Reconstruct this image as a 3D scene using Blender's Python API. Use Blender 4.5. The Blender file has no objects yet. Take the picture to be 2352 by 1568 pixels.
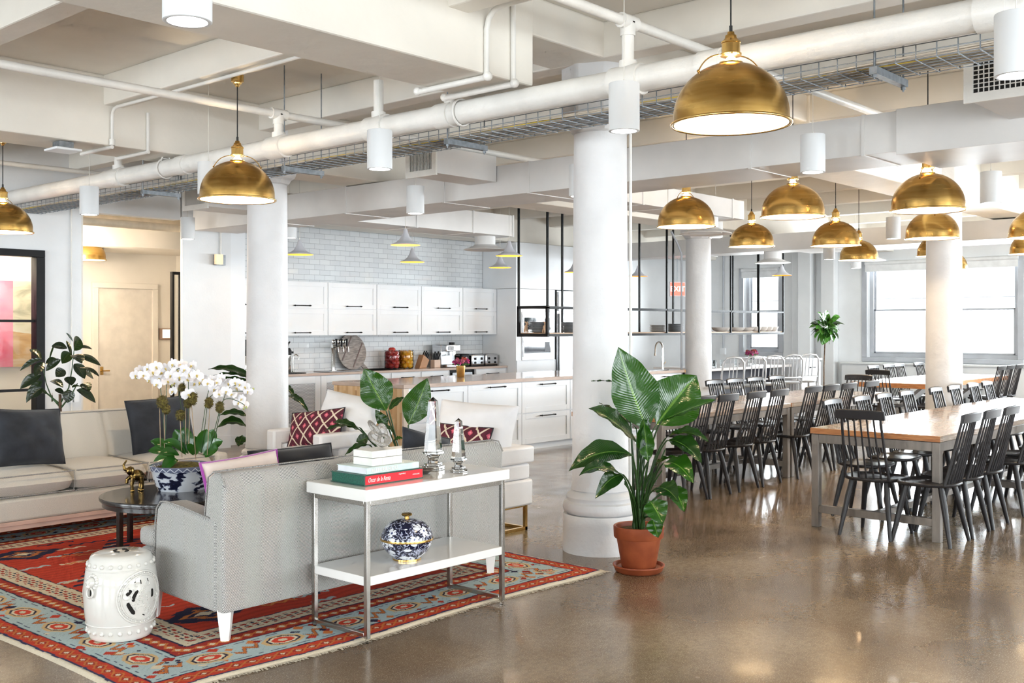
EXPOSURE = 1.0; SKYR = 9.0
import bpy, bmesh, math, random
import numpy as np
from mathutils import Vector, Matrix, Euler
random.seed(7)
PI = math.pi
SC = bpy.context.scene
COL = SC.collection
# ---------------------------------------------------------------- camera (X runs with the kitchen wall, Y across the room)
FPX, HORY, CAMH, YAW = 2430.0, 752.0, 1.6, math.radians(41.7)
CA, SA = math.cos(YAW), math.sin(YAW)
FW, RT = Vector((CA, SA, 0)), Vector((SA, -CA, 0))
cam_d = bpy.data.cameras.new('camera'); cam = bpy.data.objects.new('camera', cam_d); COL.objects.link(cam)
cam.location = (0, 0, CAMH)
cam.rotation_euler = (PI/2, 0, YAW - PI/2)
cam_d.sensor_width = 36; cam_d.lens = 36*FPX/2352
cam_d.shift_y = -(784-HORY)/2352
cam_d.clip_end = 200
SC.camera = cam
def at(px, py, d):
    "world point seen at photo pixel px,py at distance d along the view axis"
    return Vector((0, 0, CAMH)) + FW*d + RT*((px-1176)/FPX*d) + Vector((0, 0, (HORY-py)/FPX*d))
# ---------------------------------------------------------------- materials
MATS = {}
def mat(name, col, rough=.5, metal=0, var=.06, vs=6, bump=0, bs=60, coat=0, emis=None, es=0, trans=0, ior=1.45, spec=.5, sheen=0, vr=0, stretch=None, col2=None, sss=0):
    if name in MATS: return MATS[name]
    m = bpy.data.materials.new(name); m.use_nodes = True
    nt = m.node_tree; N, L = nt.nodes, nt.links
    b = N['Principled BSDF']
    tc = N.new('ShaderNodeTexCoord'); mp = N.new('ShaderNodeMapping')
    L.new(tc.outputs['Object'], mp.inputs[0])
    if stretch: mp.inputs['Scale'].default_value = stretch
    no = N.new('ShaderNodeTexNoise'); no.inputs['Scale'].default_value = vs; no.inputs['Detail'].default_value = 5
    L.new(mp.outputs[0], no.inputs[0])
    cr = N.new('ShaderNodeValToRGB')
    c2 = col2 or [max(0, c*(1-var*2)) for c in col]
    cr.color_ramp.elements[0].position = .35; cr.color_ramp.elements[1].position = .65
    cr.color_ramp.elements[0].color = (*c2, 1); cr.color_ramp.elements[1].color = (*col, 1)
    L.new(no.outputs[0], cr.inputs[0]); L.new(cr.outputs[0], b.inputs['Base Color'])
    b.inputs['Roughness'].default_value = rough; b.inputs['Metallic'].default_value = metal
    b.inputs['Specular IOR Level'].default_value = spec; b.inputs['IOR'].default_value = ior
    b.inputs['Coat Weight'].default_value = coat; b.inputs['Coat Roughness'].default_value = .06
    b.inputs['Sheen Weight'].default_value = sheen
    b.inputs['Transmission Weight'].default_value = trans
    if sss: b.inputs['Subsurface Weight'].default_value = sss; b.inputs['Subsurface Radius'].default_value = (.02, .02, .02)
    if vr:
        mr = N.new('ShaderNodeMapRange'); mr.inputs[3].default_value = max(0, rough-vr); mr.inputs[4].default_value = rough+vr
        L.new(no.outputs[0], mr.inputs[0]); L.new(mr.outputs[0], b.inputs['Roughness'])
    if emis: m.cycles.emission_sampling = 'NONE'; b.inputs['Emission Color'].default_value = (*emis, 1); b.inputs['Emission Strength'].default_value = es
    if bump:
        n2 = N.new('ShaderNodeTexNoise'); n2.inputs['Scale'].default_value = bs; n2.inputs['Detail'].default_value = 4
        L.new(mp.outputs[0], n2.inputs[0])
        bp = N.new('ShaderNodeBump'); bp.inputs['Strength'].default_value = bump; bp.inputs['Distance'].default_value = .01
        L.new(n2.outputs[0], bp.inputs['Height']); L.new(bp.outputs[0], b.inputs['Normal'])
    MATS[name] = m
    return m
class G:
    "tiny node-graph helper for patterned materials"
    def __init__(s, name, rough=.5, metal=0, coat=0, coord='Object'):
        s.m = bpy.data.materials.new(name); s.m.use_nodes = True; s.N = s.m.node_tree.nodes; s.L = s.m.node_tree.links
        s.b = s.N['Principled BSDF']; s.b.inputs['Roughness'].default_value = rough; s.b.inputs['Metallic'].default_value = metal
        s.b.inputs['Coat Weight'].default_value = coat; s.b.inputs['Coat Roughness'].default_value = .05
        s.tc = s.N.new('ShaderNodeTexCoord').outputs[coord]
        sx = s.N.new('ShaderNodeSeparateXYZ'); s.L.new(s.tc, sx.inputs[0]); s.x, s.y, s.z = sx.outputs
        MATS[name] = s.m
    def _in(s, sock, v):
        if isinstance(v, (int, float)): sock.default_value = v
        elif isinstance(v, (tuple, list)): sock.default_value = (*v, 1) if len(v) == 3 and len(sock.default_value) == 4 else v
        else: s.L.new(v, sock)
    def math(s, op, a, b=None, c=None):
        n = s.N.new('ShaderNodeMath'); n.operation = op; s._in(n.inputs[0], a)
        if b is not None: s._in(n.inputs[1], b)
        if c is not None: s._in(n.inputs[2], c)
        return n.outputs[0]
    def comb(s, x, y, z):
        n = s.N.new('ShaderNodeCombineXYZ'); s._in(n.inputs[0], x); s._in(n.inputs[1], y); s._in(n.inputs[2], z); return n.outputs[0]
    def noise(s, scale, v=None, detail=4, dist=0, out=0):
        n = s.N.new('ShaderNodeTexNoise'); n.inputs['Scale'].default_value = scale; n.inputs['Detail'].default_value = detail
        n.inputs['Distortion'].default_value = dist; s.L.new(v or s.tc, n.inputs[0]); return n.outputs[out]
    def vor(s, scale, v=None, feature='F1', out=0, rnd=1):
        n = s.N.new('ShaderNodeTexVoronoi'); n.feature = feature; n.inputs['Scale'].default_value = scale
        n.inputs['Randomness'].default_value = rnd; s.L.new(v or s.tc, n.inputs[0]); return n.outputs[out]
    def ramp(s, f, stops, const=False):
        n = s.N.new('ShaderNodeValToRGB'); s.L.new(f, n.inputs[0]); e = n.color_ramp.elements
        if const: n.color_ramp.interpolation = 'CONSTANT'
        while len(e) < len(stops): e.new(.5)
        for i, (p, c) in enumerate(stops): e[i].position = p; e[i].color = (*c, 1)
        return n.outputs[0]
    def mix(s, f, a, b):
        n = s.N.new('ShaderNodeMix'); n.data_type = 'RGBA'; s._in(n.inputs[0], f); s._in(n.inputs[6], a); s._in(n.inputs[7], b); return n.outputs[2]
    def color(s, c): s._in(s.b.inputs['Base Color'], c)
    def rough(s, r): s._in(s.b.inputs['Roughness'], r)
    def bump(s, h, st=.3, d=.01):
        n = s.N.new('ShaderNodeBump'); n.inputs['Strength'].default_value = st; n.inputs['Distance'].default_value = d
        s.L.new(h, n.inputs['Height']); s.L.new(n.outputs[0], s.b.inputs['Normal'])
# ---------------------------------------------------------------- mesh builder
class MB:
    def __init__(s): s.v = []; s.f = []; s.M = None
    def add(s, vs, fs):
        o = len(s.v)
        s.v += [(s.M @ Vector(p)) if s.M else Vector(p) for p in vs]
        s.f += [tuple(i+o for i in f) for f in fs]
        return s
    def box(s, x0, y0, z0, x1, y1, z1):
        return s.add([(x0,y0,z0),(x1,y0,z0),(x1,y1,z0),(x0,y1,z0),(x0,y0,z1),(x1,y0,z1),(x1,y1,z1),(x0,y1,z1)],
                     [(0,3,2,1),(4,5,6,7),(0,1,5,4),(1,2,6,5),(2,3,7,6),(3,0,4,7)])
    def cb(s, c, sz): return s.box(c[0]-sz[0]/2, c[1]-sz[1]/2, c[2]-sz[2]/2, c[0]+sz[0]/2, c[1]+sz[1]/2, c[2]+sz[2]/2)
    def tube(s, pts, r, n=8, closed=False, cap=True, flat=1):
        pts = [Vector(p) for p in pts]; k = len(pts)
        rs = r if isinstance(r, (list, tuple)) else [r]*k
        vs = []; fs = []; nrm = None
        for i, p in enumerate(pts):
            a = pts[i-1] if (i or closed) else p; b = pts[(i+1) % k] if (i < k-1 or closed) else p
            t = (b-a).normalized()
            if nrm is None:
                nrm = Vector((0,0,1)) if abs(t.z) < .9 else Vector((1,0,0))
            nrm = (nrm - t*nrm.dot(t)).normalized(); bn = t.cross(nrm)
            for j in range(n):
                th = 2*PI*j/n; vs.append(p + nrm*math.cos(th)*rs[i]*flat + bn*math.sin(th)*rs[i])
        for i in range(k if closed else k-1):
            for j in range(n):
                a = i*n+j; b = i*n+(j+1) % n; c = ((i+1) % k)*n+(j+1) % n; d = ((i+1) % k)*n+j
                fs.append((a, b, c, d))
        if cap and not closed: fs.append(tuple(range(n))[::-1]); fs.append(tuple((k-1)*n+j for j in range(n)))
        return s.add(vs, fs)
    def lathe(s, prof, n=32, c=(0,0,0), sx=1, sy=1):
        vs = []; fs = []; k = len(prof)
        for r, z in prof:
            for j in range(n):
                th = 2*PI*j/n; vs.append((c[0]+r*sx*math.cos(th), c[1]+r*sy*math.sin(th), c[2]+z))
        for i in range(k-1):
            for j in range(n):
                fs.append((i*n+j, i*n+(j+1) % n, (i+1)*n+(j+1) % n, (i+1)*n+j))
        if prof[0][0] > 1e-5 and prof[0][0] != prof[-1][0] or prof[0][1] != prof[-1][1]:
            fs.append(tuple(range(n))[::-1]); fs.append(tuple((k-1)*n+j for j in range(n)))
        return s.add(vs, fs)
    def open_lathe(s, prof, n=32, c=(0,0,0)):
        vs = []; fs = []; k = len(prof)
        for r, z in prof:
            for j in range(n):
                th = 2*PI*j/n; vs.append((c[0]+r*math.cos(th), c[1]+r*math.sin(th), c[2]+z))
        for i in range(k-1):
            for j in range(n):
                fs.append((i*n+j, i*n+(j+1) % n, (i+1)*n+(j+1) % n, (i+1)*n+j))
        return s.add(vs, fs)
    def prism(s, poly, a0, a1, ax='z'):
        k = len(poly)
        def P(u, v, w): return {'z': (u, v, w), 'y': (u, w, v), 'x': (w, u, v)}[ax]
        vs = [P(u, v, a0) for u, v in poly] + [P(u, v, a1) for u, v in poly]
        fs = [tuple(range(k))[::-1], tuple(range(k, 2*k))] + [(i, (i+1) % k, k+(i+1) % k, k+i) for i in range(k)]
        return s.add(vs, fs)
    def ball(s, c, r, sc=(1,1,1), n=12):
        m = n//2; vs = [(c[0], c[1], c[2]-r*sc[2])]; fs = []
        for i in range(1, m):
            ph = -PI/2+PI*i/m
            for j in range(n):
                th = 2*PI*j/n; vs.append((c[0]+r*sc[0]*math.cos(ph)*math.cos(th), c[1]+r*sc[1]*math.cos(ph)*math.sin(th), c[2]+r*sc[2]*math.sin(ph)))
        vs.append((c[0], c[1], c[2]+r*sc[2])); T = len(vs)-1
        for j in range(n):
            fs.append((0, 1+(j+1) % n, 1+j)); fs.append((T, T-n+j, T-n+(j+1) % n))
        for i in range(m-2):
            for j in range(n):
                a = 1+i*n; fs.append((a+j, a+(j+1) % n, a+n+(j+1) % n, a+n+j))
        return s.add(vs, fs)
    def grid(s, fn, nu, nv):
        vs = [fn(i/nu, j/nv) for j in range(nv+1) for i in range(nu+1)]
        w = nu+1
        return s.add(vs, [(j*w+i, j*w+i+1, (j+1)*w+i+1, (j+1)*w+i) for j in range(nv) for i in range(nu)])
    def build(s, name, m, parent=None, smooth=40, bevel=0, seg=2, sub=0, solid=0, fix=True):
        me = bpy.data.meshes.new(name); me.from_pydata([tuple(p) for p in s.v], [], s.f)
        if fix:
            bm = bmesh.new(); bm.from_mesh(me); bmesh.ops.recalc_face_normals(bm, faces=bm.faces); bm.to_mesh(me); bm.free()
        me.materials.append(m)
        if smooth:
            me.polygons.foreach_set('use_smooth', [True]*len(me.polygons))
            if smooth < 180: me.set_sharp_from_angle(angle=math.radians(smooth))
        o = bpy.data.objects.new(name, me); COL.objects.link(o)
        if parent: o.parent = parent
        if solid: md = o.modifiers.new('solid', 'SOLIDIFY'); md.thickness = solid; md.offset = 0
        if bevel:
            md = o.modifiers.new('bevel', 'BEVEL'); md.width = bevel; md.segments = seg; md.limit_method = 'ANGLE'; md.angle_limit = math.radians(40)
            md.harden_normals = False
        if sub: md = o.modifiers.new('sub', 'SUBSURF'); md.levels = sub; md.render_levels = sub
        return o
def tag(o, label=None, cat=None, group=None, kind=None):
    if label: o['label'] = label
    if cat: o['category'] = cat
    if group: o['group'] = group
    if kind: o['kind'] = kind
    return o
def thing(name, label, cat, loc=(0,0,0), rz=0, group=None):
    o = bpy.data.objects.new(name, None); COL.objects.link(o); o.empty_display_size = .1
    o.location = loc; o.rotation_euler = (0, 0, rz); return tag(o, label, cat, group)
def single(name, mb, m, label, cat, loc=(0,0,0), rz=0, group=None, **k):
    o = mb.build(name, m, None, **k); o.location = loc; o.rotation_euler = (0, 0, rz); return tag(o, label, cat, group)
def struct(name, mb, m, parent=None, **k):
    k.setdefault('smooth', 0); o = mb.build(name, m, parent, **k)
    if not parent: o['kind'] = 'structure'
    return o
KIDS = {}
def kids(o): return list(o.children)
def dup(src, loc=None, rz=None, label=None, group=None, parent=None):
    r = src.copy(); COL.objects.link(r)
    if loc is not None: r.location = loc
    if rz is not None: r.rotation_euler = (0, 0, rz)
    if label: r['label'] = label
    if group: r['group'] = group
    if parent: r.parent = parent
    for ch in kids(src): dup(ch, parent=r)
    return r
def placed(fn, spots, group):
    "first spot uses the prototype itself, the rest copies"
    proto = None; out = []
    for loc, rz, label in spots:
        if proto is None: proto = fn(); proto.location = loc; proto.rotation_euler = (0,0,rz); proto['label'] = label; proto['group'] = group; out.append(proto)
        else: out.append((proto, loc, rz, label))
    bpy.context.view_layer.update()
    return [out[0]] + [dup(p, l, r, lb, group) for p, l, r, lb in out[1:]]
def arc(c, r, a0, a1, n, plane='xz'):
    pts = []
    for i in range(n+1):
        a = a0+(a1-a0)*i/n; u, v = r*math.cos(a), r*math.sin(a)
        pts.append((c[0]+u, c[1], c[2]+v) if plane == 'xz' else (c[0], c[1]+u, c[2]+v) if plane == 'yz' else (c[0]+u, c[1]+v, c[2]))
    return pts
def bez(p0, p1, p2, n=10):
    p0, p1, p2 = Vector(p0), Vector(p1), Vector(p2)
    return [p0*(1-t)**2+p1*2*t*(1-t)+p2*t*t for t in [i/n for i in range(n+1)]]
# ---------------------------------------------------------------- common materials
WHITE = mat('white_paint', (.85,.86,.87), .55, var=.03, vs=2, bump=.12, bs=35)
CEIL = mat('lamp_tinted_ceiling_paint', (.88,.835,.755), .6, var=.05, vs=1.3, bump=.35, bs=9)  # white ceiling paint, with warm lamp glow put into its cream colour
PLASTER = mat('rough_white_plaster', (.76,.75,.75), .5, var=.04, vs=3, bump=.8, bs=11)
CAB = mat('white_cabinet_lacquer', (.87,.885,.905), .3, var=.02, vs=2)
PIPEW = mat('white_pipe_paint', (.86,.835,.79), .35, var=.05, vs=5, bump=.25, bs=50)
DUCT = mat('white_duct_paint', (.78,.76,.74), .45, var=.05, vs=2)
BLACK = mat('black_metal', (.008,.008,.009), .5, var=.1, spec=.25)
BRASS = mat('brushed_brass', (.60,.385,.125), .26, 1, vs=5, vr=.06, stretch=(.5,.5,7), col2=(.50,.30,.085))
BRASSP = mat('polished_brass', (.75,.48,.16), .2, 1, var=.1, vs=12)
CHROME = mat('polished_steel', (.72,.71,.68), .1, 1, var=.05)
STEEL = mat('stainless_steel', (.62,.63,.65), .25, 1, var=.08, vs=3, stretch=(1,1,12))
GALV = mat('galvanised_wire', (.26,.28,.30), .45, .7, var=.15, vs=30)
GREYM = mat('brushed_grey_steel', (.27,.235,.205), .42, .5, var=.12, vs=20, stretch=(1,1,.2), vr=.08)
LACQ = mat('white_gloss_lacquer', (.86,.85,.82), .12, var=.01, coat=.6)
GLASSM = None
def glass_pane(ior=1.45):
    m = bpy.data.materials.new('window_glass'); m.use_nodes = True; N, L = m.node_tree.nodes, m.node_tree.links
    N.remove(N['Principled BSDF']); o = N['Material Output']
    t = N.new('ShaderNodeBsdfTransparent'); g = N.new('ShaderNodeBsdfGlossy'); g.inputs['Roughness'].default_value = .02
    f = N.new('ShaderNodeFresnel'); f.inputs[0].default_value = ior; mx = N.new('ShaderNodeMixShader')
    no = N.new('ShaderNodeTexNoise'); no.inputs['Scale'].default_value = 2
    cr = N.new('ShaderNodeValToRGB'); cr.color_ramp.elements[0].color = (.93,.95,.95,1); cr.color_ramp.elements[1].color = (.97,.98,.98,1)
    L.new(no.outputs[0], cr.inputs[0]); L.new(cr.outputs[0], t.inputs[0])
    L.new(f.outputs[0], mx.inputs[0]); L.new(t.outputs[0], mx.inputs[1]); L.new(g.outputs[0], mx.inputs[2]); L.new(mx.outputs[0], o.inputs[0])
    return m
PANE = glass_pane(); PANE2 = glass_pane(1.15)
# ================================================================ setting
# floor: polished concrete
g = G('polished_concrete', .16, coat=.12)
n1 = g.noise(.75, detail=7, dist=.25); n2 = g.noise(3.5, detail=3); n4 = g.noise(150, detail=3); n5 = g.noise(28, detail=5)
c = g.ramp(n1, [(.34, (.105,.066,.038)), (.5, (.205,.142,.085)), (.66, (.34,.26,.17))])
c = g.mix(g.math('MULTIPLY', n2, .3), c, (.24,.175,.11))
c = g.mix(g.math('MULTIPLY', g.ramp(n5, [(.42,(0,0,0)), (.6,(1,1,1))]), .32), c, (.10,.065,.038)); sp = g.ramp(n4, [(.56,(0,0,0)), (.64,(1,1,1))])
c = g.mix(g.math('MULTIPLY', g.math('MULTIPLY', sp, n1), .85), c, (.66,.55,.40))
g.color(c); g.rough(g.math('MULTIPLY_ADD', n2, .22, .12)); g.bump(g.noise(1.6, detail=1), .02, .01)
FLOORM = g.m
struct('floor', MB().box(-6, -4, -.1, 21.3, 16, 0), FLOORM)
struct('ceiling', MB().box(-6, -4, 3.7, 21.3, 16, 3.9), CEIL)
for k in range(-5, 12):
    x = 2.78+1.53*k
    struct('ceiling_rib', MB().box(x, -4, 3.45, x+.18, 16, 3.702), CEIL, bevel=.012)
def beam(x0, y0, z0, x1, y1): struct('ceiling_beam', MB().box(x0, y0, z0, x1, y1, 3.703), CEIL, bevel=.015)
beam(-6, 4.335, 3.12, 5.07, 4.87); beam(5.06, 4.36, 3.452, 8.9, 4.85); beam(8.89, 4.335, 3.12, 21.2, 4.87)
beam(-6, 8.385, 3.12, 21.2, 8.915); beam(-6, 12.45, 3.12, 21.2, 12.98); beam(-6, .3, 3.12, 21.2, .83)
# columns
def column(x, y, r, base=True, lab=''):
    o = thing('column', lab, 'column', (x, y, 0)); o['kind'] = 'structure'
    if base: MB().lathe([(0,0),(.27,0),(.272,.02),(.268,.262),(.262,.27),(0,.27)], 40).build('plinth', PLASTER, o)
    if base: MB().lathe([(0,.27),(.24,.27),(.262,.285),(.272,.315),(.262,.35),(.238,.362),(.24,.375),(.246,.39),(.238,.41),(.215,.425),(r,.44),(0,.44)], 40).build('base_moulding', PLASTER, o)
    z0 = .44 if base else 0
    MB().lathe([(0,z0),(r+.012,z0),(r+.003,z0+.05),(r,1.2),(r-.006,2.4),(r-.01,2.985),(0,2.985)], 40).build('shaft', PLASTER, o)
    MB().lathe([(0,2.98),(r,2.98),(r+.012,3.0),(r+.03,3.03),(r+.075,3.06),(r+.085,3.10),(r+.085,3.7),(0,3.7)], 8).build('capital', PLASTER, o, smooth=20, bevel=.02)
    return o
column(6.12, 4.6, .2, True, 'white plastered round column with moulded base behind the terracotta pot')
column(6.12, 8.65, .2, True, 'white plastered round column behind the white armchair left of centre')
column(14.37, 8.88, .205, False, 'white round column at the end of the kitchen island')
column(12.43, 4.40, .2, False, 'white round column between the dining tables at the right')
column(-1.1, 4.6, .2, True, 'white round column outside the view'); 
# walls
W = MB(); T = .16
def wall_open_y(mb, y, x0, x1, ops, t=T, H=3.7):
    "wall in the X direction at y, openings (xa,xb,za,zb)"
    ops = sorted(ops); cx = x0
    for a, b, za, zb in ops:
        mb.box(cx, y, 0, a, y+t, H)
        if za > 0: mb.box(a, y, 0, b, y+t, za)
        if zb < H: mb.box(a, y, zb, b, y+t, H)
        cx = b
    mb.box(cx, y, 0, x1, y+t, H); return mb
def wall_open_x(mb, x, y0, y1, ops, t=T, H=3.7):
    ops = sorted(ops); cy = y0
    for a, b, za, zb in ops:
        mb.box(x, cy, 0, x+t, a, H)
        if za > 0: mb.box(x, a, 0, x+t, b, za)
        if zb < H: mb.box(x, a, zb, x+t, b, H)
        cy = b
    mb.box(x, cy, 0, x+t, y1, H); return mb
struct('wall_left', wall_open_y(MB(), 12.2, -6, 5.99, [(2.3, 5.54, 0, 2.49)]), WHITE)
struct('trim_1', MB().box(5.99, 12.2, 2.98, 7.3, 12.36, 3.7), WHITE)            # header over the corridor opening
struct('wall_pier', MB().box(7.33, 12.2, 0, 8.05, 12.25, 3.7).box(7.99, 12.251, 0, 8.05, 13.3, 3.7), WHITE)
struct('baseboard_pier', MB().box(7.33, 12.185, 0, 8.04, 12.2, .16), CAB)
WARM = mat('cream_corridor_paint', (.86,.82,.75), .6, var=.03, vs=2)
struct('wall_corridor', MB().box(5.97, 12.36, 0, 6.09, 15, 3.7).box(-6, 15, 0, 21.3, 15.16, 3.7).box(8.9, 13.4, 0, 9.0, 15, 3.7), WARM)
struct('trim_2', MB().box(6.09, 13.7, 2.72, 8.9, 15, 2.98), WARM)               # dropped soffit in the corridor
struct('wall_glass_room', MB().box(-1, 13.2, 0, 5.97, 13.3, 3.7), WARM)
# tiled kitchen wall
g = G('white_subway_tile', .08, coat=.3)
v = g.comb(g.x, g.z, 0)
br = g.N.new('ShaderNodeTexBrick'); g.L.new(v, br.inputs[0]); br.inputs['Scale'].default_value = 1
br.offset = .5; br.squash = 1
for k_, v_ in (('Brick Width', .2), ('Row Height', .0805), ('Mortar Size', .0022), ('Mortar Smooth', .1), ('Bias', -.2)): br.inputs[k_].default_value = v_
br.inputs['Color1'].default_value = (.80,.82,.83,1); br.inputs['Color2'].default_value = (.72,.74,.76,1); br.inputs['Mortar'].default_value = (.33,.34,.36,1)
g.color(br.outputs[0]); bp = g.N.new('ShaderNodeBump'); bp.invert = True; bp.inputs['Strength'].default_value = .5; bp.inputs['Distance'].default_value = .004
g.L.new(br.outputs[1], bp.inputs['Height']); g.L.new(bp.outputs[0], g.b.inputs['Normal'])
rr = g.math('MULTIPLY_ADD', br.outputs[1], .5, .09); g.rough(rr)
struct('wall_kitchen', MB().box(8.05, 13.18, 0, 13.99, 13.34, 3.7), g.m)
struct('wall_back', MB().box(13.99, 13.18, 0, 21.1, 13.34, 3.7), WHITE)
# window wall
WY = [(10.9, 11.75, 1.06, 2.86), (7.62, 8.93, 1.0, 2.9), (6.05, 7.42, 1.0, 2.9), (4.3, 5.6, 1.0, 2.9), (2.6, 4.0, 1.0, 2.9), (.9, 2.3, 1.0, 2.9), (-1.6, .2, 1.0, 2.9)]
struct('wall_window_side', wall_open_x(MB(), 20.9, -4, 13.18, WY, .35), WHITE)
WYR = [(-4.4, -1.6, .8, 3.0), (-.9, 1.9, .8, 3.0), (2.6, 5.4, .8, 3.0), (6.1, 8.9, .8, 3.0), (9.6, 12.4, .8, 3.0), (13.1, 15.9, .8, 3.0), (16.6, 19.4, .8, 3.0)]
struct('wall_right', wall_open_y(MB(), -4.2, -6, 21.3, WYR, .25), WHITE)
WXN = [(-3.2, -.6, .7, 3.05), (.9, 4.1, .7, 3.05), (5.0, 8.2, .7, 3.05), (9.0, 11.8, .7, 3.05)]
struct('wall_near', wall_open_x(MB(), -6.2, -4, 15, WXN, .25), WHITE)
FRM = mat('grey_window_frame', (.50,.52,.56), .4, var=.06, vs=4)
wn = 1
def window_x(y0, y1, z0, z1, x, seen=True):
    global wn
    o = thing('window_%d' % wn, None, None, (x, (y0+y1)/2, z0)); o['kind'] = 'structure'; wn += 1
    w = (y1-y0)/2; h = z1-z0; t = .08
    m = MB().box(.12,-w,0,.24,w,t).box(.12,-w,h-t,.24,w,h).box(.12,-w,t,.24,-w+t,h-t).box(.12,w-t,t,.24,w,h-t)
    if seen: m.box(-.03,-w-.1,-.09,.0,w+.1,-.0).box(-.02,-w-.11,0,.0,-w,h+.05).box(-.02,w,0,.0,w+.11,h+.05)
    m.build('frame', FRM, o, bevel=.006)
    for a, b, xx in ((t, h*.5+.02, .15), (h*.5-.02, h-t, .19)):
        s_ = .035; MB().box(xx,-w+t,a,xx+.035,w-t,a+s_).box(xx,-w+t,b-s_,xx+.035,w-t,b).box(xx,-w+t,a,xx+.035,-w+t+s_,b).box(xx,w-t-s_,a,xx+.035,w-t,b).build('sash', FRM, o, bevel=.004)
        MB().box(xx+.014,-w+t+s_,a+s_,xx+.02,w-t-s_,b-s_).build('pane', PANE, o)
    if seen:
        MB().box(.16,-w+t,h*.62,.175,w-t,h*.62+.012).build('glazing_bar', FRM, o)
        MB().tube([(-.06,-w-.02,h-.0),(-.06,w+.02,h-.0)], .04, 12).box(-.065,-w-.02,h-.17,-.055,w+.02,h-.0).build('roller_blind', mat('white_blind',(.85,.86,.87),.6), o)
for i, (a, b, c_, d_) in enumerate(WY): window_x(a, b, c_, d_, 20.9, i < 3)
def window_y(x0, x1, z0, z1, y):
    global wn
    o = thing('window_%d' % wn, None, None, ((x0+x1)/2, y, z0)); o['kind'] = 'structure'; wn += 1
    w = (x1-x0)/2; h = z1-z0; t = .07
    m = MB().box(-w,.05,0,w,.15,t).box(-w,.05,h-t,w,.15,h).box(-w,.05,t,-w+t,.15,h-t).box(w-t,.05,t,w,.15,h-t).box(-.03,.07,t,.03,.12,h-t).box(-w+t,.07,h/2-.02,w-t,.12,h/2+.02)
    m.build('frame', FRM, o); MB().box(-w+t,.09,t,w-t,.096,h-t).build('pane', PANE, o)
for a, b, c_, d_ in WYR: window_y(a, b, c_, d_, -4.2)
for a, b, c_, d_ in WXN:
    o = thing('window_%d' % wn, None, None, (-6.2, (a+b)/2, c_)); o['kind'] = 'structure'; wn += 1
    w = (b-a)/2; h = d_-c_; t = .07
    MB().box(.05,-w,0,.15,w,t).box(.05,-w,h-t,.15,w,h).box(.05,-w,t,.15,-w+t,h-t).box(.05,w-t,t,.15,w,h-t).box(.07,-.03,t,.12,.03,h-t).box(.07,-w+t,h/2-.02,.12,w-t,h/2+.02).build('frame', FRM, o)
    MB().box(.09,-w+t,t,.096,w-t,h-t).build('pane', PANE, o)
# sill ledge and panelled dado under the big windows, pilasters
struct('trim_3', MB().box(20.72, 5.6, .0, 20.9, 9.4, .86).box(20.68, 5.55, .86, 20.9, 9.42, .9), WHITE, bevel=.006)
struct('trim_4', MB().box(20.7, 9.55, 0, 20.9, 9.85, 3.7).box(20.66, 10.05, 0, 20.9, 10.35, 3.7).box(20.8, 10.4, 0, 20.9, 10.55, 3.7), WHITE, bevel=.02)
# heating riser pipe by the window wall
# door and corridor details
o = thing('door_1', None, None, (7.60, 15, 0)); o['kind'] = 'structure'
MB().box(0,-.03,0,.87,.0,2.186).build('door_leaf', mat('warm_white_door', (.80,.76,.70), .4), o)
MB().box(-.09,-.06,0,0,.0,2.186).box(.87,-.06,0,.96,.0,2.186).box(-.09,-.06,2.1861,.96,.0,2.27).build('door_frame', WARM, o, bevel=.005)
MB().tube([(.06,-.03,.96),(.06,-.08,.96),(.16,-.08,.96)], .011, 8).box(.035,-.036,.90,.085,-.03,1.02).build('door_handle', BRASSP, o)
# black framed glazing in left wall
o = thing('window_%d' % wn, None, None, (2.3, 12.2, 0)); o['kind'] = 'structure'; wn += 1
MB().box(0,-.04,.06,.08,.1,2.41).box(3.14,-.04,.06,3.24,.1,2.41).box(0,-.04,2.411,3.24,.1,2.49).box(0,-.04,0,3.24,.1,.059).build('frame', BLACK, o, bevel=.003)
for zz in (.87, 1.66): MB().box(.08,.0,zz,3.16,.05,zz+.03).build('glazing_bar', BLACK, o)
MB().box(.08,.02,.06,3.16,.026,2.41).build('pane', PANE2, o)
# narrow black framed sidelight at the end of the corridor
o = thing('window_%d' % wn, None, None, (7.66, 13.0, 0)); o['kind'] = 'structure'; wn += 1
MB().box(0,0,.051,.03,.06,2.32).box(.12,0,.051,.24,.06,2.32).box(0,0,2.321,.24,.06,2.36).box(0,0,0,.24,.06,.05).build('frame', BLACK, o)
MB().box(.03,.02,.05,.12,.026,2.32).build('pane', PANE, o)
# abstract painting behind the glass
g = G('abstract_painting', .5)
n = g.noise(2.2, g.comb(g.x, g.y, g.math('MULTIPLY', g.z, 3)), detail=9, dist=.8)
top = g.ramp(n, [(.3,(.30,.29,.22)), (.5,(.62,.60,.45)), (.6,(.66,.64,.52)), (.72,(.25,.24,.2))])
low = g.ramp(n, [(.3,(.36,.22,.10)), (.55,(.55,.36,.17)), (.7,(.62,.5,.36))])
c = g.mix(g.math('GREATER_THAN', g.math('MULTIPLY_ADD', n, .3, g.z), .58), low, top)
pink = g.mix(.72, c, g.ramp(g.noise(3), [(.4,(.75,.05,.22)), (.6,(.72,.22,.42))]))
c = g.mix(g.math('LESS_THAN', g.x, 1.40), c, pink); g.color(c)
single('painting', MB().box(0,-.03,0,1.72,0,1.05), g.m, 'large abstract landscape painting with a pink band, behind the black framed glass', 'painting', (4.2,13.19,1.12))
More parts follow.
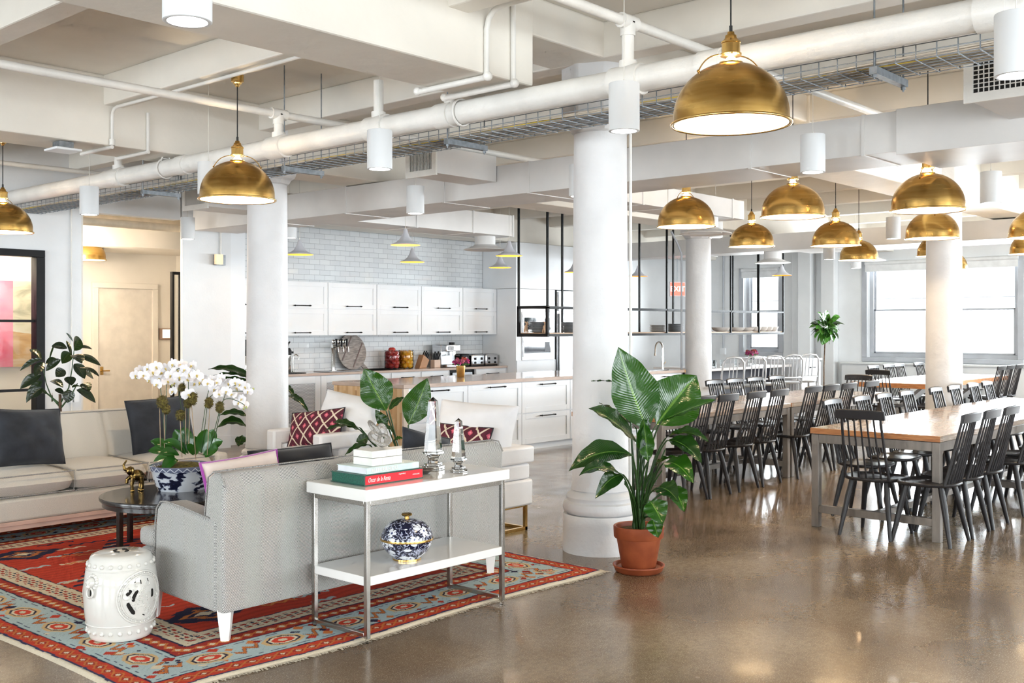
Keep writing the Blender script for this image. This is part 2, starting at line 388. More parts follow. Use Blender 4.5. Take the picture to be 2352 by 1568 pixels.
# wall control panel by the corridor door
o = thing('wall_control_panel', 'small brown framed touch panel with pale screen right of the corridor door', 'control panel', (8.72, 15, 1.5))
MB().box(-.12,-.03,-.09,.12,0,.09).build('case', mat('taupe_plastic',(.36,.25,.19),.4), o, bevel=.008)
MB().box(-.07,-.034,-.06,.1,-.03,.07).build('screen', mat('panel_screen',(.8,.7,.65),.2,emis=(1,.78,.68),es=.8), o)
# ---------------------------------------------------------------- daylight
w = bpy.data.worlds.new('sky'); SC.world = w; w.use_nodes = True
wn_ = w.node_tree.nodes; bg = wn_['Background']; sky = wn_.new('ShaderNodeTexSky'); sky.sky_type = 'HOSEK_WILKIE'; sky.turbidity = 9; sky.ground_albedo = .8; sky.sun_direction = (.3,-.5,.8)
mx = wn_.new('ShaderNodeMix'); mx.data_type = 'RGBA'; mx.inputs[0].default_value = .93; w.node_tree.links.new(sky.outputs[0], mx.inputs[6]); mx.inputs[7].default_value = (.93,.965,1,1)
w.node_tree.links.new(mx.outputs[2], bg.inputs[0]); bg.inputs[1].default_value = 1.6
w.cycles.sampling_method = 'NONE'
def daylight(loc, rot, sx, sy, rad, col=(.90,.95,1)):
    "area light at one window opening; tilted up in the unseen walls to lift the ceiling"
    l = bpy.data.lights.new('window_daylight', 'AREA'); l.shape = 'RECTANGLE'; l.size = sx; l.size_y = sy; l.energy = rad*PI*sx*sy; l.color = col
    o = bpy.data.objects.new('window_daylight', l); COL.objects.link(o); o.location = loc; o.rotation_euler = rot
for a, b, c_, d_ in WY: daylight((21.28, (a+b)/2, (c_+d_)/2), (0, PI/2, 0), d_-c_, b-a, SKYR*3.0)
for a, b, c_, d_ in WYR: daylight(((a+b)/2, -4.6, (c_+d_)/2-.1), (PI/2+.5, 0, 0), b-a, d_-c_, SKYR*(.95 if a < 9 else .7 if a < 12 else 2.2))  # lights tilted up to brighten the ceiling; far pair boosted for the far walls
for a, b, c_, d_ in WXN: daylight((-6.6, (a+b)/2, (c_+d_)/2-.1), (0, -PI/2-.5, 0), d_-c_, b-a, SKYR*.95)  # also tilted upward, an added lift for the ceiling beyond plain skylight
vs = SC.view_settings; vs.view_transform = 'Standard'; vs.look = 'None'; vs.gamma = 1; vs.use_curve_mapping = False
vs.exposure = EXPOSURE
SC.cycles.max_bounces = 6; SC.cycles.diffuse_bounces = 3; SC.cycles.glossy_bounces = 3; SC.cycles.transmission_bounces = 6; SC.cycles.transparent_max_bounces = 8
SC.cycles.caustics_reflective = False; SC.cycles.caustics_refractive = False
SC.cycles.sample_clamp_indirect = 6; SC.cycles.use_denoising = True
SC.cycles.blur_glossy = .5
SC.cycles.use_adaptive_sampling = True; SC.cycles.adaptive_threshold = .07; SC.cycles.adaptive_min_samples = 12
# ================================================================ dining chairs
CHM = mat('dark_grey_chair_paint', (.026,.024,.026), .40, var=.1, vs=8)
def sup(th, a, b, p):
    c, s_ = math.cos(th), math.sin(th)
    return a*math.copysign(abs(c)**(2/p), c), b*math.copysign(abs(s_)**(2/p), s_)
def make_chair():
    "faces +Y; origin on the floor under the seat"
    o = thing('dining_chair', 'chair', 'chair')
    vs = []; fs = []; n = 36
    rings = [(.02,.458,0),(.5,.450,0),(.85,.449,0),(.96,.455,0),(1.0,.450,0),(1.0,.438,0),(.93,.428,0),(.5,.424,0),(.02,.424,0)]
    for k, z, _ in rings:
        for j in range(n):
            x, y = sup(2*PI*j/n, .235*k, .215*k, 2.7)
            x *= 1.0+.08*(y/.215); vs.append((x, y, z-.008*(abs(k-.5) < .3)))
    for i in range(len(rings)-1):
        for j in range(n): fs.append((i*n+j, i*n+(j+1) % n, (i+1)*n+(j+1) % n, (i+1)*n+j))
    fs.append(tuple(range(n))); fs.append(tuple(len(vs)-n+j for j in range(n))[::-1])
    MB().add(vs, fs).build('seat', CHM, o, smooth=60)
    for sx, sy in ((-1,1),(1,1),(-1,-1),(1,-1)):
        MB().tube([(sx*.135, sy*.125, .43), (sx*.155, sy*.155, .30), (sx*.20, sy*.215, .0)], [.021,.0235,.0135], 10).build('leg', CHM, o, smooth=60)
    for i in range(7):
        t = (i-3)/3; x0 = t*.172; x1 = t*.150; bow = -.012*(1-t*t)
        r = .0105 if abs(t) > .9 else .0072
        MB().tube([(x0, -.165+bow*.6, .445), (x0*.6+x1*.4, -.205+bow, .60), (x1, -.285+bow, .935)], [r*1.15, r*1.05, r*.95], 7).build('spindle', CHM, o, smooth=60)
    n = 12; vs = []; fs = []
    for i in range(n+1):
        t = i/n*2-1; x = t*.192; y = -.298-.018*(1-t*t); zz = .006*(1-t*t); e = 1-.10*abs(t)**12
        for dy, dz in ((.012,-.036*e),(.012+.002,.03*e),(-.004,.038*e),(-.012,.03*e),(-.010,-.036*e)): vs.append((x, y+dy-.08*dz*4*.5, .940+zz+dz))
    for i in range(n):
        for j in range(5): fs.append((i*5+j, i*5+(j+1) % 5, (i+1)*5+(j+1) % 5, (i+1)*5+j))
    fs.append((0,1,2,3,4)); fs.append(tuple(n*5+j for j in range(5))[::-1])
    MB().add(vs, fs).build('crest_rail', CHM, o, smooth=50, bevel=.003)
    return o
g = G('reclaimed_wood_tabletop', .22, coat=.35)
pl = g.math('FLOOR', g.math('MULTIPLY', g.y, 7.7)); off = g.math('MULTIPLY', g.math('SINE', g.math('MULTIPLY', pl, 12.9)), 43)
bl = g.math('FLOOR', g.math('MULTIPLY_ADD', g.x, 1.9, off))
cell = g.N.new('ShaderNodeTexWhiteNoise'); cell.noise_dimensions = '2D'; g.L.new(g.comb(pl, bl, 0), cell.inputs[0])
gr = g.noise(5, g.comb(g.math('MULTIPLY', g.x, 1.2), g.math('MULTIPLY', g.y, 14), g.math('MULTIPLY', g.z, 14)), detail=7, dist=.4)
c = g.ramp(gr, [(.3, (.20,.13,.09)), (.5, (.38,.27,.19)), (.72, (.58,.46,.36))])
c2 = g.ramp(cell.outputs[0], [(0, (.42,.22,.12)), (.4, (.50,.42,.34)), (.7, (.58,.5,.43)), (1, (.30,.2,.15))])
g.color(g.mix(.5, c, c2)); g.rough(g.math('MULTIPLY_ADD', gr, .25, .12)); g.bump(gr, .15, .004)
WOODTOP = g.m
ORW = mat('orange_pine_edge', (.62,.27,.09), .4, col2=(.42,.15,.045), vs=4, stretch=(2,2,20))
def make_table(L, Wd):
    "near-left corner frame; X 0..L, Y 0..Wd"
    o = thing('dining_table', 'table', 'table')
    MB().box(-.005,-.005,.748,L+.005,Wd+.005,.794).build('tabletop', WOODTOP, o, bevel=.003)
    MB().box(-.012,-.004,.750,-.0051,Wd+.004,.793).build('edge_band', ORW, o)
    for x in (0, L-.06):
        for y in (0, Wd-.06): MB().box(x, y, 0, x+.06, y+.06, .745).build('leg', GREYM, o, bevel=.003)
    MB().box(.06,.004,.675,L-.06,.05,.745).box(.06,Wd-.05,.675,L-.06,Wd-.004,.745).box(.004,.06,.675,.056,Wd-.06,.745).box(L-.056,.06,.675,L-.004,Wd-.06,.745).build('apron', GREYM, o, bevel=.003)
    MB().box(.006,.06,.115,.054,Wd-.06,.175).box(L-.054,.06,.115,L-.006,Wd-.06,.175).box(.054,Wd/2-.03,.12,L-.054,Wd/2+.03,.17).build('stretcher', GREYM, o, bevel=.003)
    return o
LT = 2.45
t0 = make_table(LT, 1.02); t0.location = (7.97, 2.85, 0)
bpy.context.view_layer.update()
GT = 'steel framed dining tables with reclaimed wood tops'
t0['label'] = 'nearest steel framed dining table with an orange wood edge, at the right'; t0['group'] = GT
dup(t0, (7.97+LT+.03, 2.85, 0), 0, 'steel framed dining table joined to the far end of the nearest table', GT)
dup(t0, (7.97, 5.3, 0), 0, 'steel framed dining table behind the large potted plant, nearest of its row', GT)
dup(t0, (7.97+LT+.03, 5.3, 0), 0, 'steel framed dining table of the second row, its end by the white bar', GT)
# trestle table with white crossed legs
WPT = mat('white_painted_wood', (.80,.80,.80), .35, var=.03)
o = thing('trestle_table', 'dining table with pale wood top and white crossed trestle legs near the windows', 'table', (15.55, 5.75, 0))
MB().box(0,0,.70,3.9,1.15,.775).build('tabletop', WOODTOP, o, bevel=.004)
MB().box(-.008,.0,.702,-.0002,1.15,.773).box(0,-.006,.702,3.9,-.0002,.773).build('edge_band', ORW, o)
for x in (.42, 2.9):
    for s_ in (1, -1):
        MB().tube([(x,.575-s_*.42,.0),(x,.575+s_*.40,.70)], .055, 4).build('leg', WPT, o, smooth=0)
MB().box(.44,.545,.30,2.9,.605,.36).build('stretcher', WPT, o)
# chairs
spots = []
def ch(x, y, face, label):
    "x,y is the crest rail"
    rz = {'+y': 0, '-y': PI, '+x': -PI/2, '-x': PI/2}[face]; d = .30
    dx, dy = {'+y': (0, d), '-y': (0, -d), '+x': (d, 0), '-x': (-d, 0)}[face]
    j = .05*math.sin(len(spots)*12.7)
    spots.append(((x+dx, y+dy, 0), rz+j, label))
N_ = ['nearest', 'second', 'third', 'fourth', 'fifth', 'sixth', 'seventh', 'eighth', 'ninth']
ch(7.70, 3.35, '+x', 'dark grey spindle-back chair at the near end of the front right dining table')
for i, x in enumerate([8.02, 8.49, 8.96, 9.75, 10.35, 11.0, 11.7]): ch(x, 2.64, '+y', 'dark grey chair right of the front dining table, %s from the near end' % N_[i])
for i, x in enumerate([8.75, 9.36, 9.86, 10.42, 11.21, 11.74, 12.35, 12.83]): ch(x, 4.05, '-y', 'dark grey chair left of the front dining table, %s from the near end' % N_[i])
for i, x in enumerate([8.36, 8.78, 9.32, 9.79, 10.55, 10.98, 11.45, 12.07]): ch(x, 5.1, '+y', 'dark grey chair on the near side of the second-row table, %s from left' % N_[i])
for i, x in enumerate([9.77, 10.35, 10.97, 11.45, 11.94, 12.5]): ch(x, 6.56, '-y', 'dark grey chair on the kitchen side of the second-row table, %s from left' % N_[i])
ch(13.4, 5.85, '-x', 'dark grey spindle chair at the far end of the second-row table')
ch(15.15, 6.3, '+x', 'dark grey spindle chair at the near end of the white trestle table')
for i, x in enumerate([16.89, 17.51, 17.96, 18.85, 19.45, 20.05, 20.62]): ch(x, 7.12, '-y', 'dark grey chair between the white trestle table and the windows, %s from left' % N_[i])
for i, x in enumerate([15.59, 16.07, 18.17, 18.63, 19.1]): ch(x, 5.5, '+y', 'dark grey chair on the room side of the white trestle table, %s from left' % N_[i])
placed(make_chair, spots, 'dark grey spindle-back dining chairs')
# ================================================================ brass dome pendants
LIN = mat('white_enamel_lining', (.9,.87,.8), .35, var=.01)
BULB = mat('lit_bulb', (1,.9,.7), .3, emis=(1,.80,.52), es=30)
PBULB = mat('lit_pendant_bulb', (1,.9,.7), .3, emis=(1,.72,.42), es=130); PBULB.cycles.emission_sampling = 'AUTO'
def make_pendant(drop=.9):
    "origin at centre of the rim; drop is how far the cord goes above the cap"
    o = thing('dome_pendant', 'pendant', 'pendant lamp')
    R = .268
    pr = [(R*math.cos(a), .035+R*.93*math.sin(a)) for a in [PI/2*i/16 for i in range(15)]]
    pr = [(R, 0)] + pr + [(.055, .2875)]
    MB().open_lathe(pr, 56).build('shade', BRASS, o, smooth=180)
    MB().open_lathe([(r-.004, z-.002) for r, z in pr], 48).build('shade_lining', LIN, o, smooth=180)
    MB().tube([(.2765*math.cos(2*PI*i/48), .2765*math.sin(2*PI*i/48), .0) for i in range(48)], .0065, 8, closed=True).open_lathe([(.2665,.004),(.2765,.0)], 48).build('rim', BRASSP, o, smooth=180)
    MB().lathe([(0,.318),(.048,.318),(.05,.324),(.05,.329),(.043,.332),(.043,.375),(.046,.378),(.046,.384),(.036,.392),(.028,.402),(.026,.414),(.018,.418),(.016,.43),(0,.43)], 28).build('socket_cap', BRASSP, o)
    for s_ in (-1, 1):
        MB().tube(bez((s_*.05,0,.322), (s_*.13,0,.318), (s_*.168,0,.235), 8), .0032, 6).ball((s_*.168,0,.236), .008, n=8).build('yoke_arm', BRASSP, o)
    MB().ball((0,0,.285), .03, (1,1,1.1), 10).build('bulb', PBULB, o)
    MB().tube([(0,0,.428),(0,0,.46)], .008, 8).tube([(0,0,.44),(0,0,.43+drop)], .0042, 6).build('cord', mat('black_cord',(.015,.014,.014),.6), o)
    return o
def lamp_light(x, y, z, e, col=(1,.74,.45)):
    l = bpy.data.lights.new('pendant_bulb_light', 'POINT'); l.energy = e; l.color = col; l.shadow_soft_size = .035
    q = bpy.data.objects.new('pendant_bulb_light', l); COL.objects.link(q); q.location = (x, y, z+.16)
lamps = [((4.38,2.53,2.552), 'large nearest brass dome pendant, top right, in front of the white pipe'),
 ((4.45,6.66,2.536), 'brass dome pendant hanging in front of the left column'),
 ((4.37,10.5,2.526), 'brass dome pendant cut off by the left edge, above the glass partition'),
 ((8.62,5.46,2.561), 'brass dome pendant just right of the central column, leftmost over the tables'),
 ((8.50,4.30,2.565), 'brass dome pendant directly under the duct, second from the central column'),
 ((8.19,3.02,2.50), 'largest brass dome pendant of the right-hand group, over the front table'),
 ((11.7,6.47,2.60), 'long-corded brass pendant in front of the column by the kitchen island'),
 ((11.66,5.36,2.551), 'brass pendant with long cord, between two others above the bar stools'),
 ((11.3,4.12,2.544), 'brass dome pendant hanging right behind the largest of the right-hand group'),
 ((14.8,6.45,2.581), 'small far brass dome pendant with long cord left of the big windows'),
 ((14.5,5.21,2.567), 'brass dome pendant third in the line receding from the front table'),
 ((17.4,6.07,2.539), 'farthest pale brass dome pendant in front of the window blind'),
 ((11.35,3.1,2.5), 'brass dome pendant cut by the right edge, upper of the two'),
 ((14.6,4.05,2.55), 'brass dome pendant at the right edge, lower and farther of the two'),
 ((7.08,14.3,2.55), 'brass dome pendant half seen inside the corridor opening')]
proto = make_pendant(.80)
proto.location = lamps[0][0]; proto['label'] = lamps[0][1]; GP = 'brass dome pendants'; proto['group'] = GP
bpy.context.view_layer.update()
lp = []
for i, (p, lb) in enumerate(lamps):
    o = proto if i == 0 else dup(proto, p, 0 if i % 2 else .5, lb, GP)
    lp.append(o); lamp_light(*p, 22 if i < 6 else 13)
proto.rotation_euler = (0, 0, -.55); lp[1].rotation_euler = (0,0,-.6)
# ceiling canopies
def canopy(x, y, z, parent):
    q = MB().lathe([(0,-.012),(.03,-.012),(.034,0),(0,0)], 20).build('ceiling_canopy', PIPEW, parent) if parent not in lp[:3] else MB().lathe([(0,-.09),(.014,-.085),(.02,-.07),(.03,-.065),(.032,-.055),(.045,-.05),(.047,0),(0,0)], 24).build('ceiling_canopy', BRASSP, parent); q.location = (x, y, z)
for o in lp:
    top = (3.448 if o in lp[:3] else 3.699)-o.location.z; canopy(0, 0, top, o)
    if o is lp[14]: continue
# ================================================================ white cylinder downlights
CYL = mat('white_cylinder_paint', (.74,.75,.76), .45, var=.01)
LENS = mat('lit_lens', (1,1,1), .3, emis=(1,.97,.92), es=9)
def make_cyl():
    o = thing('cylinder_downlight', 'x', 'pendant light')
    MB().lathe([(0,.262),(.083,.262),(.085,.258),(.085,.002),(.082,0),(.07,.0),(.066,.012),(0,.012)], 36).build('housing', CYL, o)
    MB().lathe([(0,.004),(.064,.004),(.064,.011),(0,.011)], 28).build('lens', LENS, o)
    MB().tube([(0,0,.26),(0,0,.285)], .006, 8).tube([(0,0,.28),(0,0,1.0)], .0022, 6).build('hanging_cable', mat('white_cable',(.75,.72,.66),.5), o)
    return o
cyl = [((2.02,3.33,2.675), 'large white cylinder downlight at the top edge, left of centre'),
 ((4.74,3.40,2.675), 'white cylinder downlight hanging in front of the pipe left of the nearest brass pendant'),
 ((4.74,5.42,2.668), 'white cylinder downlight in front of the pipe, right of the left brass pendant'),
 ((4.74,7.50,2.67), 'white cylinder downlight partly hidden behind the left brass pendant'),
 ((4.74,9.50,2.65), 'white cylinder downlight on the pipe above the corridor opening'),
 ((6.92,7.40,2.685), 'white cylinder downlight below the left duct grille, centre'),
 ((6.95,11.45,2.67), 'grey looking cylinder downlight at the right of the corridor opening'),
 ((7.9,10.7,2.70), 'white cylinder downlight just right of the left column'),
 ((6.9,3.34,2.68), 'white cylinder downlight between the duct and two brass pendants, upper right'),
 ((9.35,2.92,2.65), 'white cylinder downlight right of the largest brass pendant, near the right column'),
 ((12.7,5.1,2.68), 'small far white cylinder downlight left of the right column'),
 ((4.74,1.38,2.66), 'white cylinder downlight cut by the right edge below the pipe elbow'),
 ((15.0,7.0,2.62), 'tiny far white cylinder downlight in front of the wall beside the big windows'),
 ((17.2,7.55,2.6), 'farthest white cylinder downlight, right of the small fig tree top'),
 ((10.9,6.5,2.66), 'white cylinder downlight between the round diffuser and a brass pendant'),
 ((6.92,5.42,2.685), 'white cylinder downlight edge showing just left of the central column')]
placed(make_cyl, [(p, 0, lb) for p, lb in cyl], 'white cylinder downlights')
# ================================================================ kitchen
COUNTER = mat('pale_brown_stone', (.62,.49,.42), .14, var=.08, vs=5, coat=.3, stretch=(1,1,4))
def bar_handle(L, p, parent, name='handle'):
    "black bar handle centred at p, along X, standing off in -Y"
    x, y, z = p
    m = MB().tube([(x-L/2, y-.035, z), (x+L/2, y-.035, z)], .0065, 8)
    for s_ in (-1, 1): m.tube([(x+s_*L*.42, y, z), (x+s_*L*.42, y-.04, z)], .007, 8).ball((x+s_*L*.42, y-.036, z), .012, (1.4,1,1), 8)
    return m.build(name, BLACK, parent)
def shaker(x0, x1, z0, z1, y, parent, name, rail=.07, hz=None, hl=.32, gap=.004):
    "framed front facing -Y"
    x0 += gap; x1 -= gap; z0 += gap; z1 -= gap
    m = MB().box(x0,y-.012,z0,x1,y,z1).box(x0,y-.022,z0,x0+rail,y-.011,z1).box(x1-rail,y-.022,z0,x1,y-.011,z1).box(x0+rail,y-.022,z0,x1-rail,y-.011,z0+rail).box(x0+rail,y-.022,z1-rail,x1-rail,y-.011,z1)
    o = m.build(name, CAB, parent, smooth=0, bevel=.002)
    if hz is not None: bar_handle(hl, ((x0+x1)/2, y-.022, hz), o)
    return o
XC = [8.44, 9.18, 10.18, 11.16, 12.135, 13.12, 13.985]
# wall cabinets, each a box with two lift-up doors
for i in range(len(XC)-1):
    x0, x1 = XC[i]+.002, XC[i+1]-.002
    o = thing('wall_cabinet', 'white wall cabinet with two stacked doors, %s of six from left' % ['first','second','third','fourth','fifth','sixth'][i], 'cabinet', (x0, 12.85, 1.478), group='white wall cabinets')
    w_ = x1-x0
    MB().box(0,.0,0,w_,.325,.812).build('body', CAB, o, smooth=0)
    shaker(0, w_, 0, .403, 0, o, 'door', hz=.045); shaker(0, w_, .405, .812, 0, o, 'door', hz=.45)
# base cabinets
XB = [8.44, 9.1, 9.85, 10.62, 11.25, 11.9, 12.55]
for i in range(len(XB)-1):
    x0, x1 = XB[i]+.002, XB[i+1]-.002; w_ = x1-x0
    lab = 'white base cabinet under the kitchen wall counter, %s from left' % ['first','second','third','fourth','fifth','sixth'][i]
    o = thing('base_cabinet', lab, 'cabinet', (x0, 12.6, 0), group='white base cabinets under the wall counter')
    MB().box(0,0,.1,w_,.57,.885).box(0,.05,0,w_,.57,.1).build('body', CAB, o, smooth=0)
    if i in (1, 2):
        m = shaker(0, w_, .1, .885, 0, o, 'door', rail=.1)
        g2 = MATS.get('perforated_panel')
        if not g2:
            g = G('perforated_panel', .4); 
            vx = g.math('MULTIPLY', g.x, 45); vz = g.math('MULTIPLY', g.z, 52)
            row = g.math('MODULO', g.math('FLOOR', vz), 2)
            fx = g.math('SUBTRACT', g.math('FRACT', g.math('MULTIPLY_ADD', row, .5, vx)), .5); fz = g.math('SUBTRACT', g.math('FRACT', vz), .5)
            dd = g.math('ADD', g.math('MULTIPLY', fx, fx), g.math('MULTIPLY', fz, fz))
            g.color(g.mix(g.math('LESS_THAN', dd, .075), (.36,.37,.40), (.85,.86,.88))); g2 = g.m
        MB().box(.11,-.016,.21,w_-.11,-.0125,.775).build('perforated_panel', g2, m)
    else:
        shaker(0, w_, .68, .885, 0, o, 'drawer', rail=.012, hz=.80, hl=.28)
        shaker(0, w_, .1, .677, 0, o, 'door', hz=.62, hl=.2)
o = thing('wine_fridge', 'dark steel under-counter fridge below the espresso machine', 'fridge', (12.56, 12.62, 0))
MB().box(0,0,.04,.62,.55,.885).build('body', BLACK, o); MB().box(.08,-.02,.08,.56,0,.84).build('door', STEEL, o, bevel=.004)
MB().tube([(.14,-.05,.79),(.50,-.05,.79)], .009, 8).build('handle', STEEL, o)
o = thing('base_cabinet', 'white base cabinet with a wide drawer beside the dark under-counter fridge', 'cabinet', (13.19, 12.6, 0), group='white base cabinets under the wall counter')
MB().box(0,0,.1,.79,.57,.885).box(0,.05,0,.79,.57,.1).build('body', CAB, o, smooth=0)
shaker(0, .79, .68, .885, 0, o, 'drawer', rail=.012, hz=.80); shaker(0, .79, .1, .677, 0, o, 'door', hz=.62)
single('wall_counter', MB().box(8.44,12.56,.887,13.985,13.175,.925), COUNTER, 'pale brown stone worktop along the tiled kitchen wall', 'worktop', bevel=.004)
# tall end panel at left + tall units at right
single('cabinet_filler', MB().box(8.06,12.42,.12,8.425,13.17,3.1).box(8.06,12.40,0,8.435,13.17,.12), CAB, 'tall white panel closing the left end of the kitchen cabinets', 'cabinet panel', bevel=.003)
o = thing('oven_tower', 'tall white cabinet with two built-in microwaves right of the wall counter', 'cabinet', (13.99, 12.37, 0))
MB().box(0,0,.1,1.08,.8,2.29).box(0,.05,0,1.08,.8,.1).build('body', CAB, o, smooth=0, bevel=.002)
MB().box(0,0,2.295,2.4,.8,3.11).build('upper_panel', CAB, o, smooth=0)
shaker(.0, 1.08, .1, 1.02, 0, o, 'door', rail=.01)
def micro(z0, nm):
    q = MB().box(.15,-.012,z0,1.0,.0,z0+.44).build(nm, STEEL, o, bevel=.003)
    MB().box(.17,-.022,z0+.06,.98,-.0125,z0+.40).build('door', mat('microwave_steel',(.66,.67,.68),.2,1), q, bevel=.002)
    MB().box(.20,-.026,z0+.12,.93,-.0225,z0+.34).build('window', mat('black_oven_glass',(.015,.017,.03),.06,coat=.8), q)
    MB().box(.76,-.028,z0+.14,.90,-.0265,z0+.32).build('control_panel', mat('keypad_grey',(.10,.10,.12),.4,var=.4,vs=200), q)
micro(1.44, 'microwave'); micro(1.02, 'microwave')
o = thing('steel_fridge', 'large stainless steel double-door fridge behind the hanging rack', 'fridge', (15.12, 12.36, 0))
MB().box(0,0,0,1.5,.8,2.28).build('body', STEEL, o, bevel=.004)
for k in (0, 1):
    d_ = MB().box(.02+k*.74,-.05,.12,.74+k*.74,0,1.86).build('door', STEEL, o, bevel=.006)
    hx = .64 if k == 0 else .84
    MB().box(hx-.015,-.10,1.02,hx+.015,-.08,1.5).box(hx-.012,-.085,1.02,hx+.012,-.048,1.05).box(hx-.012,-.085,1.47,hx+.012,-.048,1.5).build('handle', mat('dark_steel',(.06,.06,.07),.3,.8), d_)
MB().box(.02,-.03,1.9,1.48,0,2.26).box(.1,-.04,1.98,1.4,-.03,2.03).build('grille', STEEL, o, bevel=.003)
single('wall_panel', MB().box(16.65,12.9,0,18.3,13.17,3.1).box(17.15,12.87,.02,17.25,12.9,2.4), mat('pale_grey_door',(.74,.76,.78),.4), 'pale grey tall door panel between the fridge and the exit sign', 'panel')
# ---- island
o = thing('kitchen_island', 'long white kitchen island with drawers and a butcher block end', 'kitchen island', (8.19, 8.98, 0))
MB().box(.06,.03,.08,5.88,1.2,.898).box(.06,.08,0,5.88,1.15,.08).build('body', CAB, o, smooth=0)
MB().box(.0,-.03,.90,5.90,1.26,.945).build('worktop', COUNTER, o, bevel=.004)
g = G('butcher_block', .4)
cx = g.math('FLOOR', g.math('MULTIPLY', g.y, 24)); off = g.math('MULTIPLY', g.math('SINE', g.math('MULTIPLY', cx, 7.7)), 31)
wn2 = g.N.new('ShaderNodeTexWhiteNoise'); wn2.noise_dimensions = '2D'; g.L.new(g.comb(cx, g.math('FLOOR', g.math('MULTIPLY_ADD', g.z, 3.2, off)), 0), wn2.inputs[0])
gn = g.noise(6, g.comb(g.x, g.math('MULTIPLY', g.y, 12), g.z), detail=6)
c = g.ramp(wn2.outputs[0], [(0,(.48,.27,.12)), (.3,(.66,.42,.21)), (.6,(.74,.51,.28)), (1,(.80,.60,.36))]); g.color(g.mix(g.math('MULTIPLY', gn, .45), c, (.52,.29,.12)))
MB().box(.0,-.0,.02,.05,1.23,.899).build('butcher_block_end', g.m, o, bevel=.003)
MB().box(.0,-.03,.0,.075,-.001,.899).build('corner_post', mat('light_oak_strip',(.72,.60,.50),.4), o)
MB().box(5.901,-.03,.90,5.925,1.26,.945).build('wood_end_strip', mat('orange_wood_strip',(.72,.45,.22),.4), o)
xi = [.08, 1.09, 2.09, 3.09, 4.09, 5.09, 5.87]
for i in range(6):
    shaker(xi[i], xi[i+1], .085, .484, .03, o, 'drawer', hz=.445); shaker(xi[i], xi[i+1], .488, .895, .03, o, 'drawer', hz=.855)
# bar counter behind the column
o = thing('bar_counter', 'white topped bar counter with dark front behind the row of silver stools', 'counter', (14.75, 8.85, 0))
MB().box(0,.35,0,2.6,1.0,.9).build('body', mat('charcoal_panel',(.035,.035,.05),.5), o)
MB().box(-.05,0,.9,2.7,1.1,.945).build('worktop', mat('pale_marble',(.78,.74,.72),.12,var=.06,vs=3,coat=.4), o, bevel=.004)
o = thing('end_cabinet', 'white cabinet block closing the right end of the bar counter', 'cabinet', (17.5, 8.72, 0))
MB().box(0,0,.0,.8,1.2,1.0).box(-.02,-.03,1.0,.84,1.23,1.04).build('body', CAB, o, smooth=0, bevel=.003)
shaker(.0, .8, .1, .98, 0, o, 'door', hz=.88, hl=.2)
MB().box(-.022,.05,.1,-.0,1.15,.98).build('side_panel', CAB, o, bevel=.002)
# silver stools
ALU = mat('brushed_aluminium', (.70,.71,.73), .3, .55, var=.05, vs=20)
def make_stool():
    "faces +Y (towards the bar), back at -Y"
    o = thing('bar_stool', 's', 'bar stool')
    MB().lathe([(0,.60),(.17,.60),(.19,.61),(.195,.625),(.18,.635),(.1,.628),(0,.625)], 24, sx=1, sy=.95).build('seat', ALU, o)
    for sx in (-1, 1):
        MB().tube([(sx*.15,.14,.61),(sx*.18,.19,0)], [.016,.013], 8).build('leg', ALU, o)
        MB().tube([(sx*.155,-.15,.62),(sx*.19,-.22,0)], [.016,.013], 8).build('leg', ALU, o)
    MB().tube([(-.16,-.16,.60),(-.165,-.20,.80),(-.15,-.235,.97),(-.10,-.25,1.03),(0,-.255,1.045),(.10,-.25,1.03),(.15,-.235,.97),(.165,-.20,.80),(.16,-.16,.60)], .014, 8).tube([(-.16,-.185,.70),(.16,-.185,.70)], .011, 6).build('back_frame', ALU, o, smooth=60)
    for k in (-1, 0, 1): MB().tube([(k*.055,-.187,.70),(k*.055,-.254,1.04)], .008, 6).build('back_slat', ALU, o)
    MB().tube([(-.185,-.205,.22),(.185,-.205,.22),(.176,.18,.22),(-.176,.18,.22)], .009, 6, closed=True).build('foot_ring', ALU, o, smooth=0)
    return o
placed(make_stool, [((x, 8.38, 0), -.7, 'silver aluminium bar stool at the bar counter, %s from left' % N_[i]) for i, x in enumerate([14.42, 15.1, 15.71, 16.36, 16.95])], 'silver bar stools')
for o_ in COL.objects:
    if o_.name.startswith('bar_stool'): o_.scale = (1.08,1.08,1.1)
# ---- hanging rack
RX = [11.29, 12.27, 13.27, 14.27, 15.27, 16.27, 17.27, 18.2]; Y0, Y1 = 9.4, 9.93; ZS, ZT = 1.505, 1.885
o = thing('hanging_rack', 'black steel rack hung from the ceiling above the kitchen island', 'shelf rack', (0,0,0))
MB().box(RX[0],Y0-.015,ZS-.03,RX[-1],Y0+.015,ZS+.005).box(RX[0],Y1-.015,ZS-.03,RX[-1],Y1+.015,ZS+.005).box(RX[0],Y0-.013,ZT-.013,RX[-1],Y0+.013,ZT+.013).box(RX[0],Y1-.013,ZT-.013,RX[-1],Y1+.013,ZT+.013).build('rail', BLACK, o)
MB().box(RX[0]-.02,Y0-.02,ZS-.035,RX[0]+.02,Y1+.02,ZS+.01).box(RX[0]-.02,Y0-.02,ZT-.02,RX[0]+.02,Y1+.02,ZT+.02).box(RX[0]-.02,Y0-.02,ZS,RX[0]+.02,Y0+.02,ZT).box(RX[0]-.02,Y1-.02,ZS,RX[0]+.02,Y1+.02,ZT).build('end_frame', BLACK, o)
for x in RX:
    for y in (Y0, Y1): MB().box(x-.013,y-.013,ZS,x+.013,y+.013,3.44).build('post', BLACK, o)
MB().box(RX[0]+.02,Y0+.016,ZS+.006,RX[-1],Y1-.016,ZS+.022).build('shelf_board', mat('shelf_oak',(.55,.36,.22),.5,vs=5,stretch=(1,8,1)), o)
